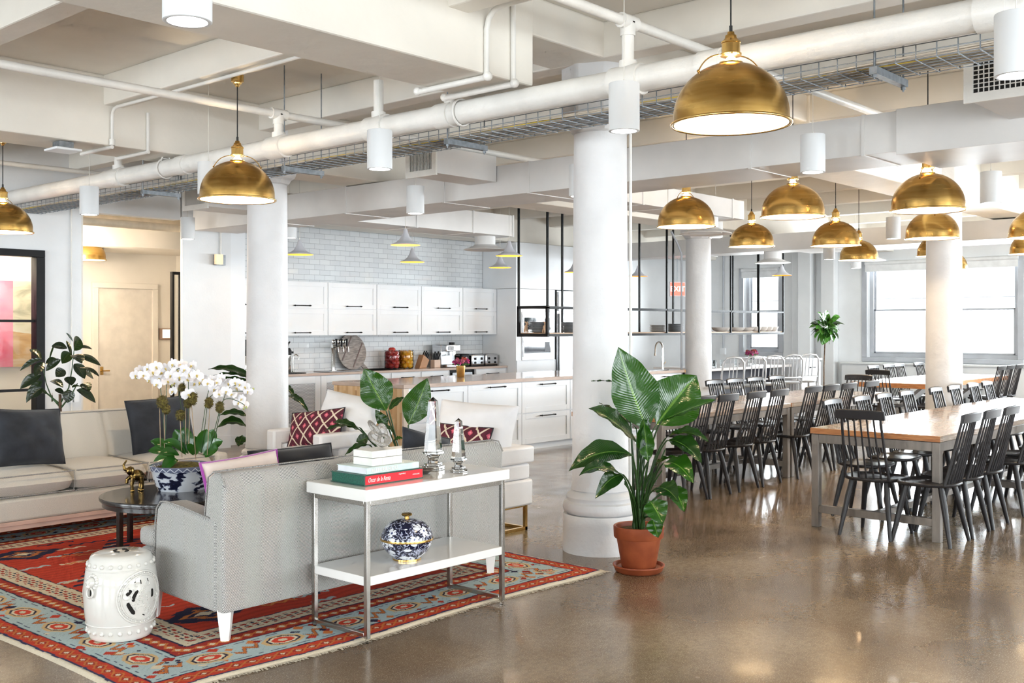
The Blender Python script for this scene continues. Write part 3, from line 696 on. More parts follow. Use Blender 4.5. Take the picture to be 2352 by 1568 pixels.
PL = mat('white_stoneware', (.72,.70,.68), .25, var=.03); PLD = mat('grey_stoneware', (.33,.34,.36), .35, var=.05)
def make_plate(m=PL):
    r = .14; o = MB().lathe([(0,0),(.07,0),(.1,.003),(r,.014),(r,.018),(.1,.009),(0,.006)], 28).build('dinner_plate', m, None)
    tag(o, 'x', 'plate'); return o
def make_bowl(r=.16, h=.07, m=PL, name='serving_bowl'):
    o = MB().lathe([(0,0),(r*.45,0),(r*.8,h*.35),(r,h),(r*.96,h),(r*.75,h*.4),(0,.01)], 28).build(name, m, None)
    tag(o, 'x', 'bowl'); return o
zb = ZS+.023
def stack(x, y, n, m, where, grp):
    p = make_plate(m); first = True
    for k in range(n):
        lb = '%s plate of the stack %s' % ('bottom' if k == 0 else 'top' if k == n-1 else N_[k], where)
        q = p if first else dup(p); first = False
        q.location = (x, y, zb+k*.0165); q['label'] = lb; q['group'] = grp
stack(11.46, 9.70, 9, PLD, 'inside the black end frame of the hanging rack', 'plates on the hanging rack')
stack(12.12, 9.66, 9, PLD, 'on the rack left of the central column', 'plates on the hanging rack')
stack(12.5, 9.66, 10, PLD, 'on the rack touching the central column', 'plates on the hanging rack')
stack(14.38, 9.64, 7, PL, 'on the rack just right of the central column', 'plates on the hanging rack')
stack(14.88, 9.64, 8, PLD, 'on the rack by the round column', 'plates on the hanging rack')
bw = make_bowl(.17, .075); first = True
for x, lb in ((16.31,'widest pale bowl on the rack, first right of the round column'), (16.83,'pale bowl on the rack beside the widest one'), (17.17,'pale bowl in the middle of the rack row'), (17.54,'pale deep bowl on the rack, fourth from the column'), (17.78,'pale deep bowl on the rack, third from the right end'), (17.99,'pale deep bowl on the rack, second from the right end'), (18.19,'pale deep bowl at the right end of the rack')):
    q = bw if first else dup(bw); first = False; q.location = (x, 9.62, zb); q['label'] = lb; q['group'] = 'pale bowls on the hanging rack'
    if x > 17.180000000000003: q.scale = (.7,.7,1.2)
# small animal bookends
def critter(loc, rz, lb):
    m = MB().ball((0,0,.07), .035, (1,.7,1.2), 12).ball((.02,0,.125), .026, (1.1,.8,.9), 12).tube([(.012,.015,.05),(.02,.018,0)], .011, 8).tube([(.012,-.015,.05),(.02,-.018,0)], .011, 8).tube([(-.02,.015,.05),(-.02,.018,0)], .012, 8).tube([(-.02,-.015,.05),(-.02,-.018,0)], .012, 8).ball((.046,0,.12), .012, (1.3,.8,.8), 8).ball((.005,.02,.15), .01, n=8).ball((.005,-.02,.15), .01, n=8)
    q = m.build('animal_figurine', mat('tan_wood',(.62,.42,.28),.5), None, smooth=180); q.location = loc; q.rotation_euler = (0,0,rz)
    r = q.modifiers.new('r','REMESH'); r.mode = 'VOXEL'; r.voxel_size = .005; r.use_smooth_shade = True
    tag(q, lb, 'figurine', 'small animal figurines on the rack')
critter((11.38, 9.87, zb), 0, 'small tan animal figurine at the left inside the black rack frame')
critter((11.40, 9.54, zb), 0, 'small tan animal figurine at the right inside the black rack frame')
# ---- trumpet pendants
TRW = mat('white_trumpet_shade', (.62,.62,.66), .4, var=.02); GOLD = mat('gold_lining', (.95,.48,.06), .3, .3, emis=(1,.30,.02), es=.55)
def make_trumpet():
    o = thing('trumpet_pendant', 'x', 'pendant lamp')
    pr = [(.18,0),(.176,.008),(.12,.030),(.08,.060),(.05,.105),(.032,.15),(.022,.19),(.012,.20)]
    MB().open_lathe(pr, 36).build('shade', TRW, o, smooth=180)
    MB().open_lathe([(r-.003, z-.002) for r, z in pr[:6]], 36).build('shade_lining', GOLD, o, smooth=180)
    MB().ball((0,0,.05), .022, n=10).build('bulb', BULB, o)
    MB().tube([(0,0,.19),(0,0,.98)], .003, 6).build('cord', mat('white_cable',(.75,.72,.66),.5), o)
    return o
placed(make_trumpet, [((8.5,11.3,2.555),0,'white trumpet pendant with gold inside, farthest left over the kitchen'), ((8.72,9.5,2.60),0,'white trumpet pendant, upper one of the middle pair'), ((10.6,11.4,2.56),0,'white trumpet pendant, lower one of the middle pair'),
 ((10.55,9.45,2.56),0,'white trumpet pendant beside the left post of the black rack'), ((12.4,11.3,2.55),0,'white trumpet pendant below the round ceiling diffuser'), ((14.3,11.3,2.55),0,'white trumpet pendant just left of the central column'),
 ((16.2,11.3,2.55),0,'white trumpet pendant just right of the central column'), ((17.85,9.25,2.56),0,'white trumpet pendant in front of the small window')], 'white trumpet pendants over the kitchen')
for x, y in ((8.5,11.3),(8.72,9.5),(10.6,11.4),(10.55,9.45),(12.4,11.3),(14.3,11.3)):
    l = bpy.data.lights.new('trumpet_light', 'POINT'); l.energy = 9; l.color = (1,.85,.65); l.shadow_soft_size = .03; q = bpy.data.objects.new('trumpet_light', l); COL.objects.link(q); q.location = (x,y,2.60)
# ---- items on the wall counter
ZC = .926
WDG = mat('grey_weathered_wood', (.36,.31,.27), .5, col2=(.16,.13,.12), vs=3, stretch=(3,3,16))
o = thing('cutting_board', 'big round grey wooden serving board leaning on the tiles', 'cutting board', (10.86, 13.05, ZC)); o.rotation_euler = (-.12, 0, 0)
MB().prism([(.285*math.cos(a), .29+.285*math.sin(a)) for a in [2*PI*i/48 for i in range(48)]], -.012, .012, 'y').build('board', WDG, o, bevel=.003)
m = MB(); m.M = Matrix.Translation((.17,0,.10)) @ Matrix.Rotation(math.radians(45), 4, 'Y'); m.cb((.13,0,0), (.26,.022,.07)); m.build('handle', WDG, o, bevel=.006)
for a_ in (-.14, .14):
    m = MB(); m.M = Matrix.Translation((a_*.75,0,.29-a_*.4)) @ Matrix.Rotation(math.radians(-60), 4, 'Y'); m.cb((0,-.013,0), (.44,.006,.02)); m.build('batten', mat('dark_batten',(.13,.08,.07),.5), o)
single('serving_tray', MB().lathe([(0,0),(.2,0),(.24,.015),(.235,.02),(.2,.006),(0,.005)], 32, sx=1.2, sy=.7), BLACK, 'dark wire tray lying in front of the round board', 'tray', (11.25,12.78,ZC))
GL = mat('clear_glass', (.95,.97,.97), .02, var=.005, trans=1, ior=1.3)
def jar(x, y, col, c2, n, lab, fl, heap):
    o = thing('glass_jar', lab, 'jar', (x, y, ZC))
    MB().open_lathe([(.0,.003),(.115,.003),(.125,.02),(.125,.26),(.118,.285),(.124,.30)], 32).build('jar', PANE, o, smooth=60)
    MB().tube([(.124*math.cos(2*PI*i/32),.124*math.sin(2*PI*i/32),.30) for i in range(32)], .006, 6, closed=True).build('rim', GL, o)
    fm = mat(fl+'_skin', col, .35, var=.3, vs=9, col2=c2)
    f = MB().ball((0,0,0), .045, (1,1,.92), 12).build(fl, fm, None, smooth=180); tag(f, fl+' fruit inside the left jar' if heap else fl+' fruit inside the right jar', 'fruit', fl+'s in the glass jar'); first = True
    k = 0
    for lay in range(6 if heap else 5):
        for j in range(5 if lay < 5 else 2):
            if k >= n: break
            a = 2*PI*j/5+lay*.63; r = .076 if lay < 5 else .03
            q = f if first else dup(f); first = False
            q.location = (x+r*math.cos(a), y+r*math.sin(a), ZC+.05+lay*.052); q.rotation_euler = (a, lay, 0); k += 1
            q['label'] = '%s in the %s glass jar, layer %d from the bottom' % (fl, 'left' if heap else 'right', lay+1)
jar(11.55, 12.9, (.55,.05,.03), (.25,.02,.03), 27, 'glass jar filled with red apples beside the round board', 'apple', True)
jar(11.85, 12.9, (.85,.45,.02), (.75,.28,.02), 25, 'glass jar filled with oranges, right of the apples', 'orange', False)
o = thing('knife_block', 'slanted brown wooden knife block with black handled knives', 'knife block', (12.2, 12.9, ZC))
MB().prism([(-.10,0),(.06,0),(.13,.13),(.0,.22)], -.06, .06, 'y').build('block', mat('brown_beech',(.40,.19,.075),.4,vs=4), o, bevel=.004)
for i in range(3):
    for j in range(2): MB().tube([(.04+i*.028,-.03+j*.05,.18-i*.025),(.095+i*.028,-.03+j*.05,.28-i*.025)], [.011,.013], 6).build('knife_handle', BLACK, o)
o = thing('knife_block', 'small pale wooden block with scissors and knives', 'knife block', (12.47, 12.84, ZC))
MB().box(-.07,-.05,0,.07,.05,.13).build('block', mat('pale_beech',(.66,.48,.36),.4), o, bevel=.004)
for i in range(5): MB().tube([(-.05+i*.025,0,.12),(-.045+i*.04,0,.24+.03*(i % 2))], [.01,.014], 6).build('knife_handle', BLACK, o)
o = thing('espresso_machine', 'stainless steel espresso machine with grinder top on the wall counter', 'coffee machine', (12.78, 12.9, ZC))
MB().box(-.17,-.05,0,.17,.17,.38).box(-.17,-.2,0,.17,-.05,.05).box(-.17,-.18,.27,.17,-.05,.38).build('body', STEEL, o, bevel=.01)
MB().box(-.12,-.187,.29,-.0,-.181,.36).build('button_panel', mat('pale_panel',(.7,.7,.72),.3,var=.4,vs=60), o)
MB().tube([(.07,-.12,.27),(.07,-.12,.20)], .035, 16).tube([(.07,-.12,.215),(.07,-.25,.20)], .012, 8).build('group_head', CHROME, o)
MB().tube([(.12,-.02,.38),(.12,-.02,.42)], .05, 16).build('hopper', BLACK, o)
o = thing('coffee_grinder', 'small black coffee appliance right of the espresso machine', 'coffee grinder', (13.12, 12.86, ZC))
MB().box(-.1,-.1,0,.1,.12,.22).build('body', BLACK, o, bevel=.02); MB().tube([(0,-.11,.14),(0,-.12,.14)], .03, 16).build('dial', CHROME, o)
for x, lb in ((13.42,'left steel four-slot toaster on the wall counter'), (13.77,'right steel four-slot toaster, next to the purple shaded side panel')):
    o = thing('toaster', lb, 'toaster', (x, 12.86, ZC), group='steel toasters')
    MB().box(-.16,-.12,.015,.16,.14,.205).build('body', STEEL, o, bevel=.025, seg=3)
    MB().box(-.165,-.10,0,.165,.12,.03).build('base', BLACK, o, bevel=.004)
    for k in (-1, 1):
        MB().box(k*.08-.012,-.135,.11,k*.08+.012,-.121,.15).tube([(k*.08,-.12,.06),(k*.08,-.132,.06)], .018, 12).build('lever', BLACK, o)
        MB().box(k*.07-.02,-.09,.2051,k*.07+.02,.11,.2071).build('slot', BLACK, o)
# beer tap tower and sink
o = thing('tap_tower', 'chrome drinks tap tower with three black handled taps against the tiles', 'tap tower', (10.32, 12.88, ZC))
MB().tube([(0,0,0),(0,0,.02)], .06, 20).tube([(0,0,.02),(0,0,.25),(0,0,.36)], [.035,.03,.05], 16).tube([(-.02,0,.38),(.22,0,.38)], .03, 14).build('tower', CHROME, o, smooth=50)
for k in range(3):
    q = MB().tube([(.0+k*.1,-.03,.38),(.0+k*.1,-.11,.37),(.0+k*.1,-.12,.30)], .011, 8).build('tap', CHROME, o)
    MB().tube([(.0+k*.1,-.085,.385),(.0+k*.1,-.08,.50)], [.010,.019], 10).build('tap_handle', BLACK, q)
    MB().ball((-.03+k*.1,-.05,.455), .035, (1,.2,1), 14).build('medallion', CHROME, q)
single('sink_basin', MB().box(-.3,-.2,0,.3,.2,.012).box(-.26,-.16,.004,.26,.16,.014), STEEL, 'steel bar sink set in the wall counter beneath the taps', 'sink', (10.35,12.82,ZC), bevel=.004)
o = thing('goose_neck_tap', 'small chrome gooseneck filter tap beside the airpot', 'tap', (9.62, 12.95, ZC))
MB().tube([(0,0,0),(0,0,.03)], .02, 12).tube([(0,0,0),(0,0,.22)]+[(.05-.05*math.cos(a),0,.22+.05*math.sin(a)) for a in [PI*i/8 for i in range(1,9)]]+[(.1,0,.19)], .008, 8).build('spout', CHROME, o, smooth=60)
MB().tube([(0,-.02,.04),(.05,-.04,.05)], .006, 6).build('lever', CHROME, o)
o = thing('airpot', 'black and steel pump airpot standing on a black mat', 'airpot', (9.42, 12.85, ZC+.012))
MB().lathe([(0,0),(.07,0),(.075,.01),(.075,.26),(0,.26)], 24).build('body', CHROME, o)
MB().lathe([(0,.26),(.08,.26),(.082,.32),(.06,.36),(0,.37)], 24).tube([(.0,0,.36),(.02,0,.42),(.07,0,.45)], [.03,.025,.01], 8).box(.05,-.02,.28,.12,.02,.31).build('pump_head', BLACK, o)
single('drip_mat', MB().box(-.2,-.16,0,.2,.16,.01), BLACK, 'black rubber mat under the airpot', 'mat', (9.45,12.83,ZC))
o = thing('coffee_brewer', 'tall black coffee brewer with orange light left of the column', 'coffee machine', (8.72, 12.85, ZC))
MB().box(-.16,-.18,0,.22,.2,.06).box(-.16,.05,.06,.22,.2,.5).box(-.16,-.18,.36,.22,.2,.50).box(.08,-.15,.06,.22,.06,.36).build('body', BLACK, o, bevel=.01)
MB().lathe([(0,.06),(.07,.06),(.075,.2),(.05,.27),(0,.28)], 20, c=(-.06,-.08,0)).build('carafe', CHROME, o)
MB().box(-.09,-.186,.44,-.03,-.18,.462).build('display', mat('orange_display',(1,.3,.08),.3,emis=(1,.3,.08),es=3), o)
# faucet on island
o = thing('kitchen_faucet', 'tall chrome pull-down faucet on the island, right of the central column', 'faucet', (13.88, 9.22, .946))
MB().tube([(0,0,0),(0,0,.03)], .028, 16).tube([(0,0,.02),(0,0,.33)]+[(-.10+.10*math.cos(a),.02*0,.33+.10*math.sin(a)) for a in [PI*i/10 for i in range(1,10)]]+[(-.205,0,.28),(-.215,0,.22)], [.018]*2+[.013]*9+[.014,.018], 10).build('spout', CHROME, o, smooth=60)
MB().tube([(.01,0,.07),(.07,-.01,.12)], .007, 8).build('lever', CHROME, o)
single('sink_basin', MB().box(-.4,-.22,0,.4,.22,.008), STEEL, 'steel sink rim set in the island below the tall faucet', 'sink', (13.45,9.3,.946), bevel=.003)
# flower vases
def flowers(loc, lab, s=1, gold=True):
    o = thing('flower_vase', lab, 'vase of flowers', loc); o.scale = (s,s,s)
    MB().lathe([(0,0),(.045,0),(.05,.01),(.062,.15),(.058,.152),(.045,.02),(0,.015)], 24).build('vase', BRASSP if gold else GL, o)
    pk = [mat('magenta_petals',(.80,.06,.33),.5,var=.35,vs=30), mat('pink_petals',(.85,.22,.38),.5,var=.3,vs=30), mat('coral_petals',(.80,.16,.10),.5,var=.3,vs=30)]
    for i in range(13):
        a = i*2.4; r = .02+.085*math.sqrt(i/13); c_ = Vector((r*math.cos(a), r*math.sin(a), .215-.5*r*.6+.02*(i % 3)))
        m = MB()
        for k in range(22):
            d_ = Vector((random.gauss(0,1), random.gauss(0,1), random.gauss(.3,1))).normalized(); u = d_.orthogonal().normalized()*.013; v = d_.cross(u).normalized()*.013
            p = c_+d_*.012; q = c_+d_*.034
            m.add([p-u*.4, p+u*.4, q+u+v*.3, q+v*.9, q-u+v*.3], [(0,1,2,3,4)])
        m.build('blossom', pk[i % 3 if i % 5 else 0], o, smooth=0)
    m = MB()
    for k in range(7):
        a = k*.9; m.tube([(0,0,.10),(.06*math.cos(a),.06*math.sin(a),.20)], .003, 5)
        m.ball((.10*math.cos(a),.10*math.sin(a),.17), .03, (1,.5,.3), 8)
    m.build('greenery', mat('leaf_green_small',(.07,.20,.03),.5,var=.2), o)
    return o
flowers((9.96,9.78,.946), 'brass vase of pink peonies on the kitchen island')
flowers((16.9,9.35,.946), 'pink and red flowers in a clear vase on the bar counter', 1.0, False)
for i, (x, y) in enumerate(((15.4,9.2),(15.52,9.3),(15.64,9.2),(16.2,9.25))):
    single('tumbler', MB().lathe([(0,0),(.03,0),(.036,.11),(.033,.11),(.028,.01),(0,.01)], 16), GL, 'clear drinking glass on the bar counter, %s from left' % N_[i+1 if i else 0], 'glass', (x,y,.946), group='glasses on the bar counter')
def conduit(pts, lab, r=.014, m=PIPEW):
    o = thing('conduit', lab, 'conduit', (0,0,0))
    MB().tube(pts, r, 10).build('conduit_run', m, o, smooth=60); return o
def mesh_text(cu, name, parent, loc, rot, scale=(1,1,1)):
    t = bpy.data.objects.new(name, cu); COL.objects.link(t); bpy.context.view_layer.update()
    me = bpy.data.meshes.new_from_object(t.evaluated_get(bpy.context.evaluated_depsgraph_get())); mt_ = cu.materials[0]
    bpy.data.objects.remove(t); me.materials.clear(); me.materials.append(mt_)
    o = bpy.data.objects.new(name, me); COL.objects.link(o); o.parent = parent; o.location = loc; o.rotation_euler = rot; o.scale = scale; return o
# ================================================================ pipes, tray, ducts
def pipe(name, paths, lab, cat='pipe', m=PIPEW, n=14):
    o = thing(name, lab, cat, (0,0,0)); return o
o = thing('water_pipe', 'thick white painted pipe running the length of the room below the beams', 'pipe', (0,0,0))
PX, PZ, PR = 5.0, 3.02, .076
MB().tube([(PX,-3.9,PZ),(PX,4,PZ),(PX,12.19,PZ)], PR, 20).build('main_pipe', PIPEW, o, smooth=60)
for y in (1.55, 3.0, 5.05, 8.3, 9.6): MB().tube([(PX,y-.07,PZ),(PX,y+.07,PZ)], PR+.009, 20).build('pipe_coupling', PIPEW, o, smooth=60)
for y in (3.56, 5.73, 6.92, 9.45):
    q = MB().tube([(PX,y,PZ+.05),(PX,y,3.28 if y in (6.92,) else 3.36)], .036, 14).tube([(PX,y,PZ+.06),(PX,y,PZ+.115)], .052, 14).build('riser', PIPEW, o, smooth=60)
    MB().tube([(PX,y-.1,PZ),(PX,y+.1,PZ)], PR+.014, 20).build('tee_collar', PIPEW, q, smooth=60)
MB().ball((PX,5.0,PZ+.10), .045, (1,1.3,.9), 12).tube([(PX+PR*1.15*math.cos(a),4.9,PZ+PR*1.15*math.sin(a)) for a in [2*PI*i/16 for i in range(16)]], .009, 6, closed=True).build('hanger_clamp', PIPEW, o, smooth=60)
q = MB().tube([(PX+PR*1.15*math.cos(a),8.6,PZ+PR*1.15*math.sin(a)) for a in [2*PI*i/16 for i in range(16)]], .008, 6, closed=True).tube([(PX-.05,8.6,3.08),(PX,8.6,3.19),(PX+.05,8.6,3.08)], .01, 6).build('hanger_clamp', PIPEW, o, smooth=60)
for y, z in ((6.92, 3.28), (3.56, 3.36)):
    r = thing('branch_pipe', 'white branch pipe crossing under the ribs %s' % ('above the left brass pendant' if y > 5 else 'left of the nearest brass pendant cord'), 'pipe', (0,0,0))
    MB().tube([(-4,y,z),(PX,y,z),(9.5,y,z)], .03, 14).build('pipe_run', PIPEW, r, smooth=60)
    MB().tube([(PX-.07,y,z),(PX+.07,y,z)], .044, 14).tube([(PX,y,z-.08),(PX,y,z)], .044, 14).build('tee_fitting', PIPEW, r, smooth=60)
for y, x0 in ((9.45, 4.0), (11.2, 3.5)):
    single('branch_pipe', MB().tube([(x0-3,y,3.3),(9.0,y,3.3)], .026, 12), PIPEW, 'thin white pipe above the %s' % ('glass partition, nearer one' if y < 10 else 'corridor opening, farther one'), 'pipe', smooth=60)
# cable tray
o = thing('cable_tray', 'galvanised wire basket cable tray hung beside the thick white pipe', 'cable tray', (0,0,0))
TX0, TX1, TZ, TH = 5.13, 5.45, 2.90, .07
m = MB()
for i in range(7): x = TX0+(TX1-TX0)*i/6; m.tube([(x,-3,TZ),(x,12.1,TZ)], .0028, 5)
for x in (TX0, TX1):
    for k in (1, 2): m.tube([(x,-3,TZ+TH*k/2),(x,12.1,TZ+TH*k/2)], .0028, 5)
m.build('long_wires', GALV, o, smooth=60)
m = MB()
y = -2.95
while y < 12.1: m.tube([(TX0,y,TZ+TH),(TX0,y,TZ-.004),(TX1,y,TZ-.004),(TX1,y,TZ+TH)], .0034, 5); y += .1
m.build('cross_wires', GALV, o, smooth=60)
cm = [mat('beige_cable',(.58,.50,.40),.6), mat('grey_cable',(.5,.5,.52),.6), mat('yellow_cable',(.75,.55,.08),.6)]
for i in range(26):
    x = TX0+.015+.29*i/25; pts = [(x+.012*math.sin(k*1.1+i*2), -3+15.1*k/30, TZ+.014+.010*math.sin(k*.9+i)) for k in range(31)]
    MB().tube(pts, .006, 5).build('cable', cm[2 if i == 2 else 1 if i % 6 == 5 else 0], o, smooth=60)
for y in (2.15, 5.15, 7.0, 9.2):
    q = MB().box(TX0-.03,y-.02,TZ-.045,TX1+.05,y+.02,TZ-.008).build('strut_channel', GALV, o)
    for x in (TX0-.015, TX1+.035): MB().tube([(x,y,TZ-.07),(x,y,3.699)], .005, 6).tube([(x,y,TZ-.06),(x,y,TZ-.045)], .012, 6).build('hanger_rod', GALV, q)
# ducts
def seam_y(m, x, y, z0, z1, x1): m.box(x-.012, y-.02, z0-.012, x1+.012, y+.02, z1+.012)
o = thing('air_duct', 'long white rectangular air duct crossing the room behind the central column', 'air duct', (0,0,0))
MB().box(7.3,2.9,2.828,7.95,11.9,3.112).build('duct_run', DUCT, o, smooth=0, bevel=.003)
MB().box(7.27,-3,2.80,8.1,2.9,3.119).build('wide_duct_run', DUCT, o, smooth=0, bevel=.003)
m = MB()
for y in (2.9, 3.15, 4.05, 6.3, 7.4, 8.9, 10.3): MB().box(7.294,y-.012,2.822,7.956,y+.012,3.117).build('seam_flange', DUCT, o, smooth=0)
def grille_box(y0, y1, z0, z1, lab, black=False):
    b = thing('duct_branch', lab, 'air duct', (0,0,0), group='duct branches with grilles')
    MB().box(6.5,y0,z0,7.29,y1,z1).build('duct_body', DUCT, b, smooth=0, bevel=.003)
    t = .035; MB().box(6.48,y0-.02,z0-.02,6.5,y0+t,z1+.02).box(6.48,y1-t,z0-.02,6.5,y1+.02,z1+.02).box(6.48,y0+t,z0-.02,6.5,y1-t,z0+t).box(6.48,y0+t,z1-t,6.5,y1-t,z1+.02).build('grille_frame', PIPEW, b, smooth=0)
    MB().box(6.492,y0+t,z0+t,6.4995,y1-t,z1-t).build('grille_opening', mat('dark_duct_inside',(.02,.018,.016),.8), b)
    m = MB(); n = int((y1-y0-2*t)/(.028 if black else .018))
    for i in range(1, n): yy = y0+t+(y1-y0-2*t)*i/n; m.box(6.482,yy-.0025,z0+t,6.491,yy+.0025,z1-t)
    if black:
        for i in range(1, 8): zz = z0+t+(z1-z0-2*t)*i/8; m.box(6.480,y0+t,zz-.0025,6.490,y1-t,zz+.0025)
    m.build('grille_bars', PIPEW, b, smooth=0)
grille_box(6.69, 7.04, 2.96, 3.20, 'white duct branch with a striped vertical grille, left of the central column')
grille_box(10.3, 10.77, 2.94, 3.18, 'white duct branch with a striped grille behind the left brass pendant')
grille_box(1.62, 2.16, 2.95, 3.23, 'white duct branch with a black square grille at the top right corner', True)
o = thing('air_duct', 'white air duct running out over the kitchen from the long duct', 'air duct', (0,0,0))
MB().box(7.95,9.5,2.83,10.7,10.05,3.112).build('duct_run', DUCT, o, smooth=0, bevel=.003)
for x in (8.9,9.9,10.67): MB().box(x,9.494,2.824,x+.03,10.056,3.117).build('seam_flange', DUCT, o, smooth=0)
o = thing('air_duct', 'short white air duct behind the brass pendants right of the central column', 'air duct', (0,0,0))
MB().box(7.95,6.05,2.83,10.77,6.5,3.04).build('duct_run', DUCT, o, smooth=0, bevel=.003)
for x in (8.75,9.2,10.5): MB().box(x,6.044,2.824,x+.03,6.506,3.046).build('seam_flange', DUCT, o, smooth=0)
o = thing('air_duct', 'far white air duct crossing in front of the small window', 'air duct', (0,0,0))
MB().box(15.45,2.2,2.83,16.0,11.9,3.10).build('duct_run', DUCT, o, smooth=0, bevel=.003)
for y in (4.0,7.1,9.5): MB().box(15.444,y,2.824,16.006,y+.03,3.106).build('seam_flange', DUCT, o, smooth=0)
o = thing('air_duct', 'far white air duct crossing in front of the big windows', 'air duct', (0,0,0))
MB().box(16.6,3.2,2.88,17.1,8.3,3.11).build('duct_run', DUCT, o, smooth=0, bevel=.003)
for y, lb in ((12.25,'left'),(12.75,'right')):
    q = conduit([(20.87,y,1.1),(20.87,y,3.3)], 'grey conduit on the white wall left of the small window, %s one' % lb, .016, FRM)
    MB().box(20.83,y-.06,1.0,20.9,y+.06,1.14).build('outlet_box', CAB, q)
def make_diff():
    q = thing('round_diffuser', 'x', 'ceiling diffuser')
    MB().open_lathe([(.14,.17),(.14,.06),(.16,.045),(.24,.012),(.285,-.002),(.29,-.010),(.275,-.014),(.19,.004)], 40).build('cone', DUCT, q, smooth=40)
    MB().lathe([(0,-.002),(.18,-.004),(.186,.004),(0,.006)], 36).build('inner_disc', CYL, q)
    return q
placed(make_diff, [((10.3,6.27,2.66),0,'round white ceiling diffuser half behind the leftmost table pendant'), ((10.45,9.8,2.66),0,'round white ceiling diffuser over the kitchen, left of the black posts'), ((15.7,8.3,2.66),0,'far round diffuser in front of the small window'), ((16.85,7.2,2.71),0,'far round diffuser left of the big window blind')], 'round ceiling diffusers')
for (x, y, z0, z1) in ((9.3,3.9,3.04,3.7),):
    pass
# conduits: along rib and over beams
RZ = 3.44
c1 = conduit([(4.37,8.36,3.16),(4.37,8.36,3.36)]+[(4.37,8.36-.08+.08*math.cos(a),3.36+.07*math.sin(a)) for a in (PI/6,PI/3,PI/2)]+[(4.37,7.5,RZ-.016),(4.37,4.9,RZ-.016)], 'white conduit along the rib carrying the left brass pendant')
MB().tube([(4.37,8.36,3.12),(4.37,8.36,3.17)], .024, 10).tube([(4.37,8.36,3.105),(4.37,8.9,3.105)], .016, 10).build('elbow', PIPEW, c1)
c2 = conduit([(4.7,8.37,3.11),(4.7,8.37,3.44)], 'short vertical white conduit on the beam face left of the column')
MB().tube([(4.7,8.36,3.105),(4.7,8.9,3.105)], .016, 10).build('elbow', PIPEW, c2)
# loops around the near beam
for x, lab in ((4.62,'left white conduit wrapping under the near beam end'), (4.86,'right white conduit wrapping under the near beam end')):
    q = conduit([(x,4.32,3.10),(x,4.32,3.38)]+[(x,4.32-.12+.12*math.cos(a),3.38+.12*math.sin(a)) for a in (PI/6,PI/3,PI/2)]+[(x,3.4,3.5)] if x < 4.7 else [(x,4.32,3.10),(x,4.32,3.6)], lab, .017)
    MB().tube([(x,4.30,3.095),(x,4.92,3.095)], .019, 10).ball((x,4.31,3.10), .03, n=10).ball((x,4.92,3.10), .028, n=10).build('elbow', PIPEW, q, smooth=60)
conduit([(6.12-.13,4.6-.19,.5),(6.12-.13,4.6-.19,3.0)][:0] or [(6.255,4.43,.46),(6.255,4.43,3.0)], 'thin white conduit running down the right of the central column', .011)
q = conduit([(14.17,9.06,.2),(14.17,9.06,2.75),(14.13,9.10,2.9),(14.0,9.14,3.1)], 'grey conduit clamped up the left of the far round column', .016, FRM)
q = conduit([(5.86,12.18,.35),(5.86,12.18,3.3)], 'thin white conduit on the wall left of the corridor opening', .009)
MB().box(5.80,12.15,1.0-.28,5.86,12.2,.86).box(5.88,12.15,.72,5.94,12.2,.86).build('outlet_box', CAB, q)
q = conduit([(7.88,12.18,2.55),(7.88,12.18,2.95),(7.86,12.1,3.05),(7.7,11.5,3.08),(7.7,11.2,3.08)], 'white conduit curving down to the emergency light box', .014)
MB().box(7.79,12.14,2.42,7.93,12.2,2.56).build('junction_box', GALV, q); MB().box(7.76,12.09,2.43,7.86,12.14,2.56).build('lamp_head', mat('warm_plastic',(.85,.66,.42),.4,emis=(1,.7,.4),es=.3), q)
# corridor pipes
for z, y, r in ((2.90,12.5,.05),(2.99,12.75,.06)):
    single('corridor_pipe', MB().tube([(6.1,y,z),(7.94,y,z)], r, 12), mat('old_cream_pipe',(.62,.53,.40),.6,var=.08,vs=9), 'cream %s pipe crossing the top of the corridor opening' % ('lower' if r < .055 else 'upper thicker'), 'pipe', smooth=60)
l = bpy.data.lights.new('corridor_light', 'POINT'); l.energy = 48; l.color = (1,.84,.66); l.shadow_soft_size = .12; q = bpy.data.objects.new('corridor_light', l); COL.objects.link(q); q.location = (6.6,13.6,2.5)
l = bpy.data.lights.new('glass_room_light', 'POINT'); l.energy = 60; l.color = (1,.88,.72); l.shadow_soft_size = .12; q = bpy.data.objects.new('glass_room_light', l); COL.objects.link(q); q.location = (4.6,12.75,2.75)
# wifi / sensor box on beam
o = thing('ceiling_access_point', 'small square white access point under the beam at upper left', 'access point', (4.02,8.5,3.06))
MB().box(-.06,-.06,.0,.06,.06,.055).build('bracket', GALV, o); MB().box(-.11,-.11,-.02,.11,.11,.0).build('case', CAB, o, bevel=.006)
# exit sign
o = thing('exit_sign', 'red lit exit sign hanging beside the far round column', 'exit sign', (16.9,10.9,2.33)); o.rotation_euler = (0,0,YAW-PI/2+.15)
RED = mat('red_sign', (.85,.08,.05), .4, emis=(1,.12,.08), es=1.2)
MB().box(-.15,-.02,-.15,.15,.02,.13).build('sign_box', mat('sign_housing',(.75,.75,.76),.4), o, bevel=.004)
cu = bpy.data.curves.new('exit_text', 'FONT'); cu.body = 'EXIT'; cu.size = .14; cu.align_x = 'CENTER'; cu.align_y = 'CENTER'; cu.extrude = .002; cu.materials.append(mat('sign_letters',(1,.75,.7),.4,emis=(1,.7,.65),es=2))
MB().box(-.14,-.023,-.13,.14,-.0205,.11).build('sign_face', RED, o)
mesh_text(cu, 'lettering', o, (0,-.026,-.01), (PI/2,0,0))
MB().tube([(0,0,.13),(0,0,.72)], .006, 6).build('hanger_rod', GALV, o)
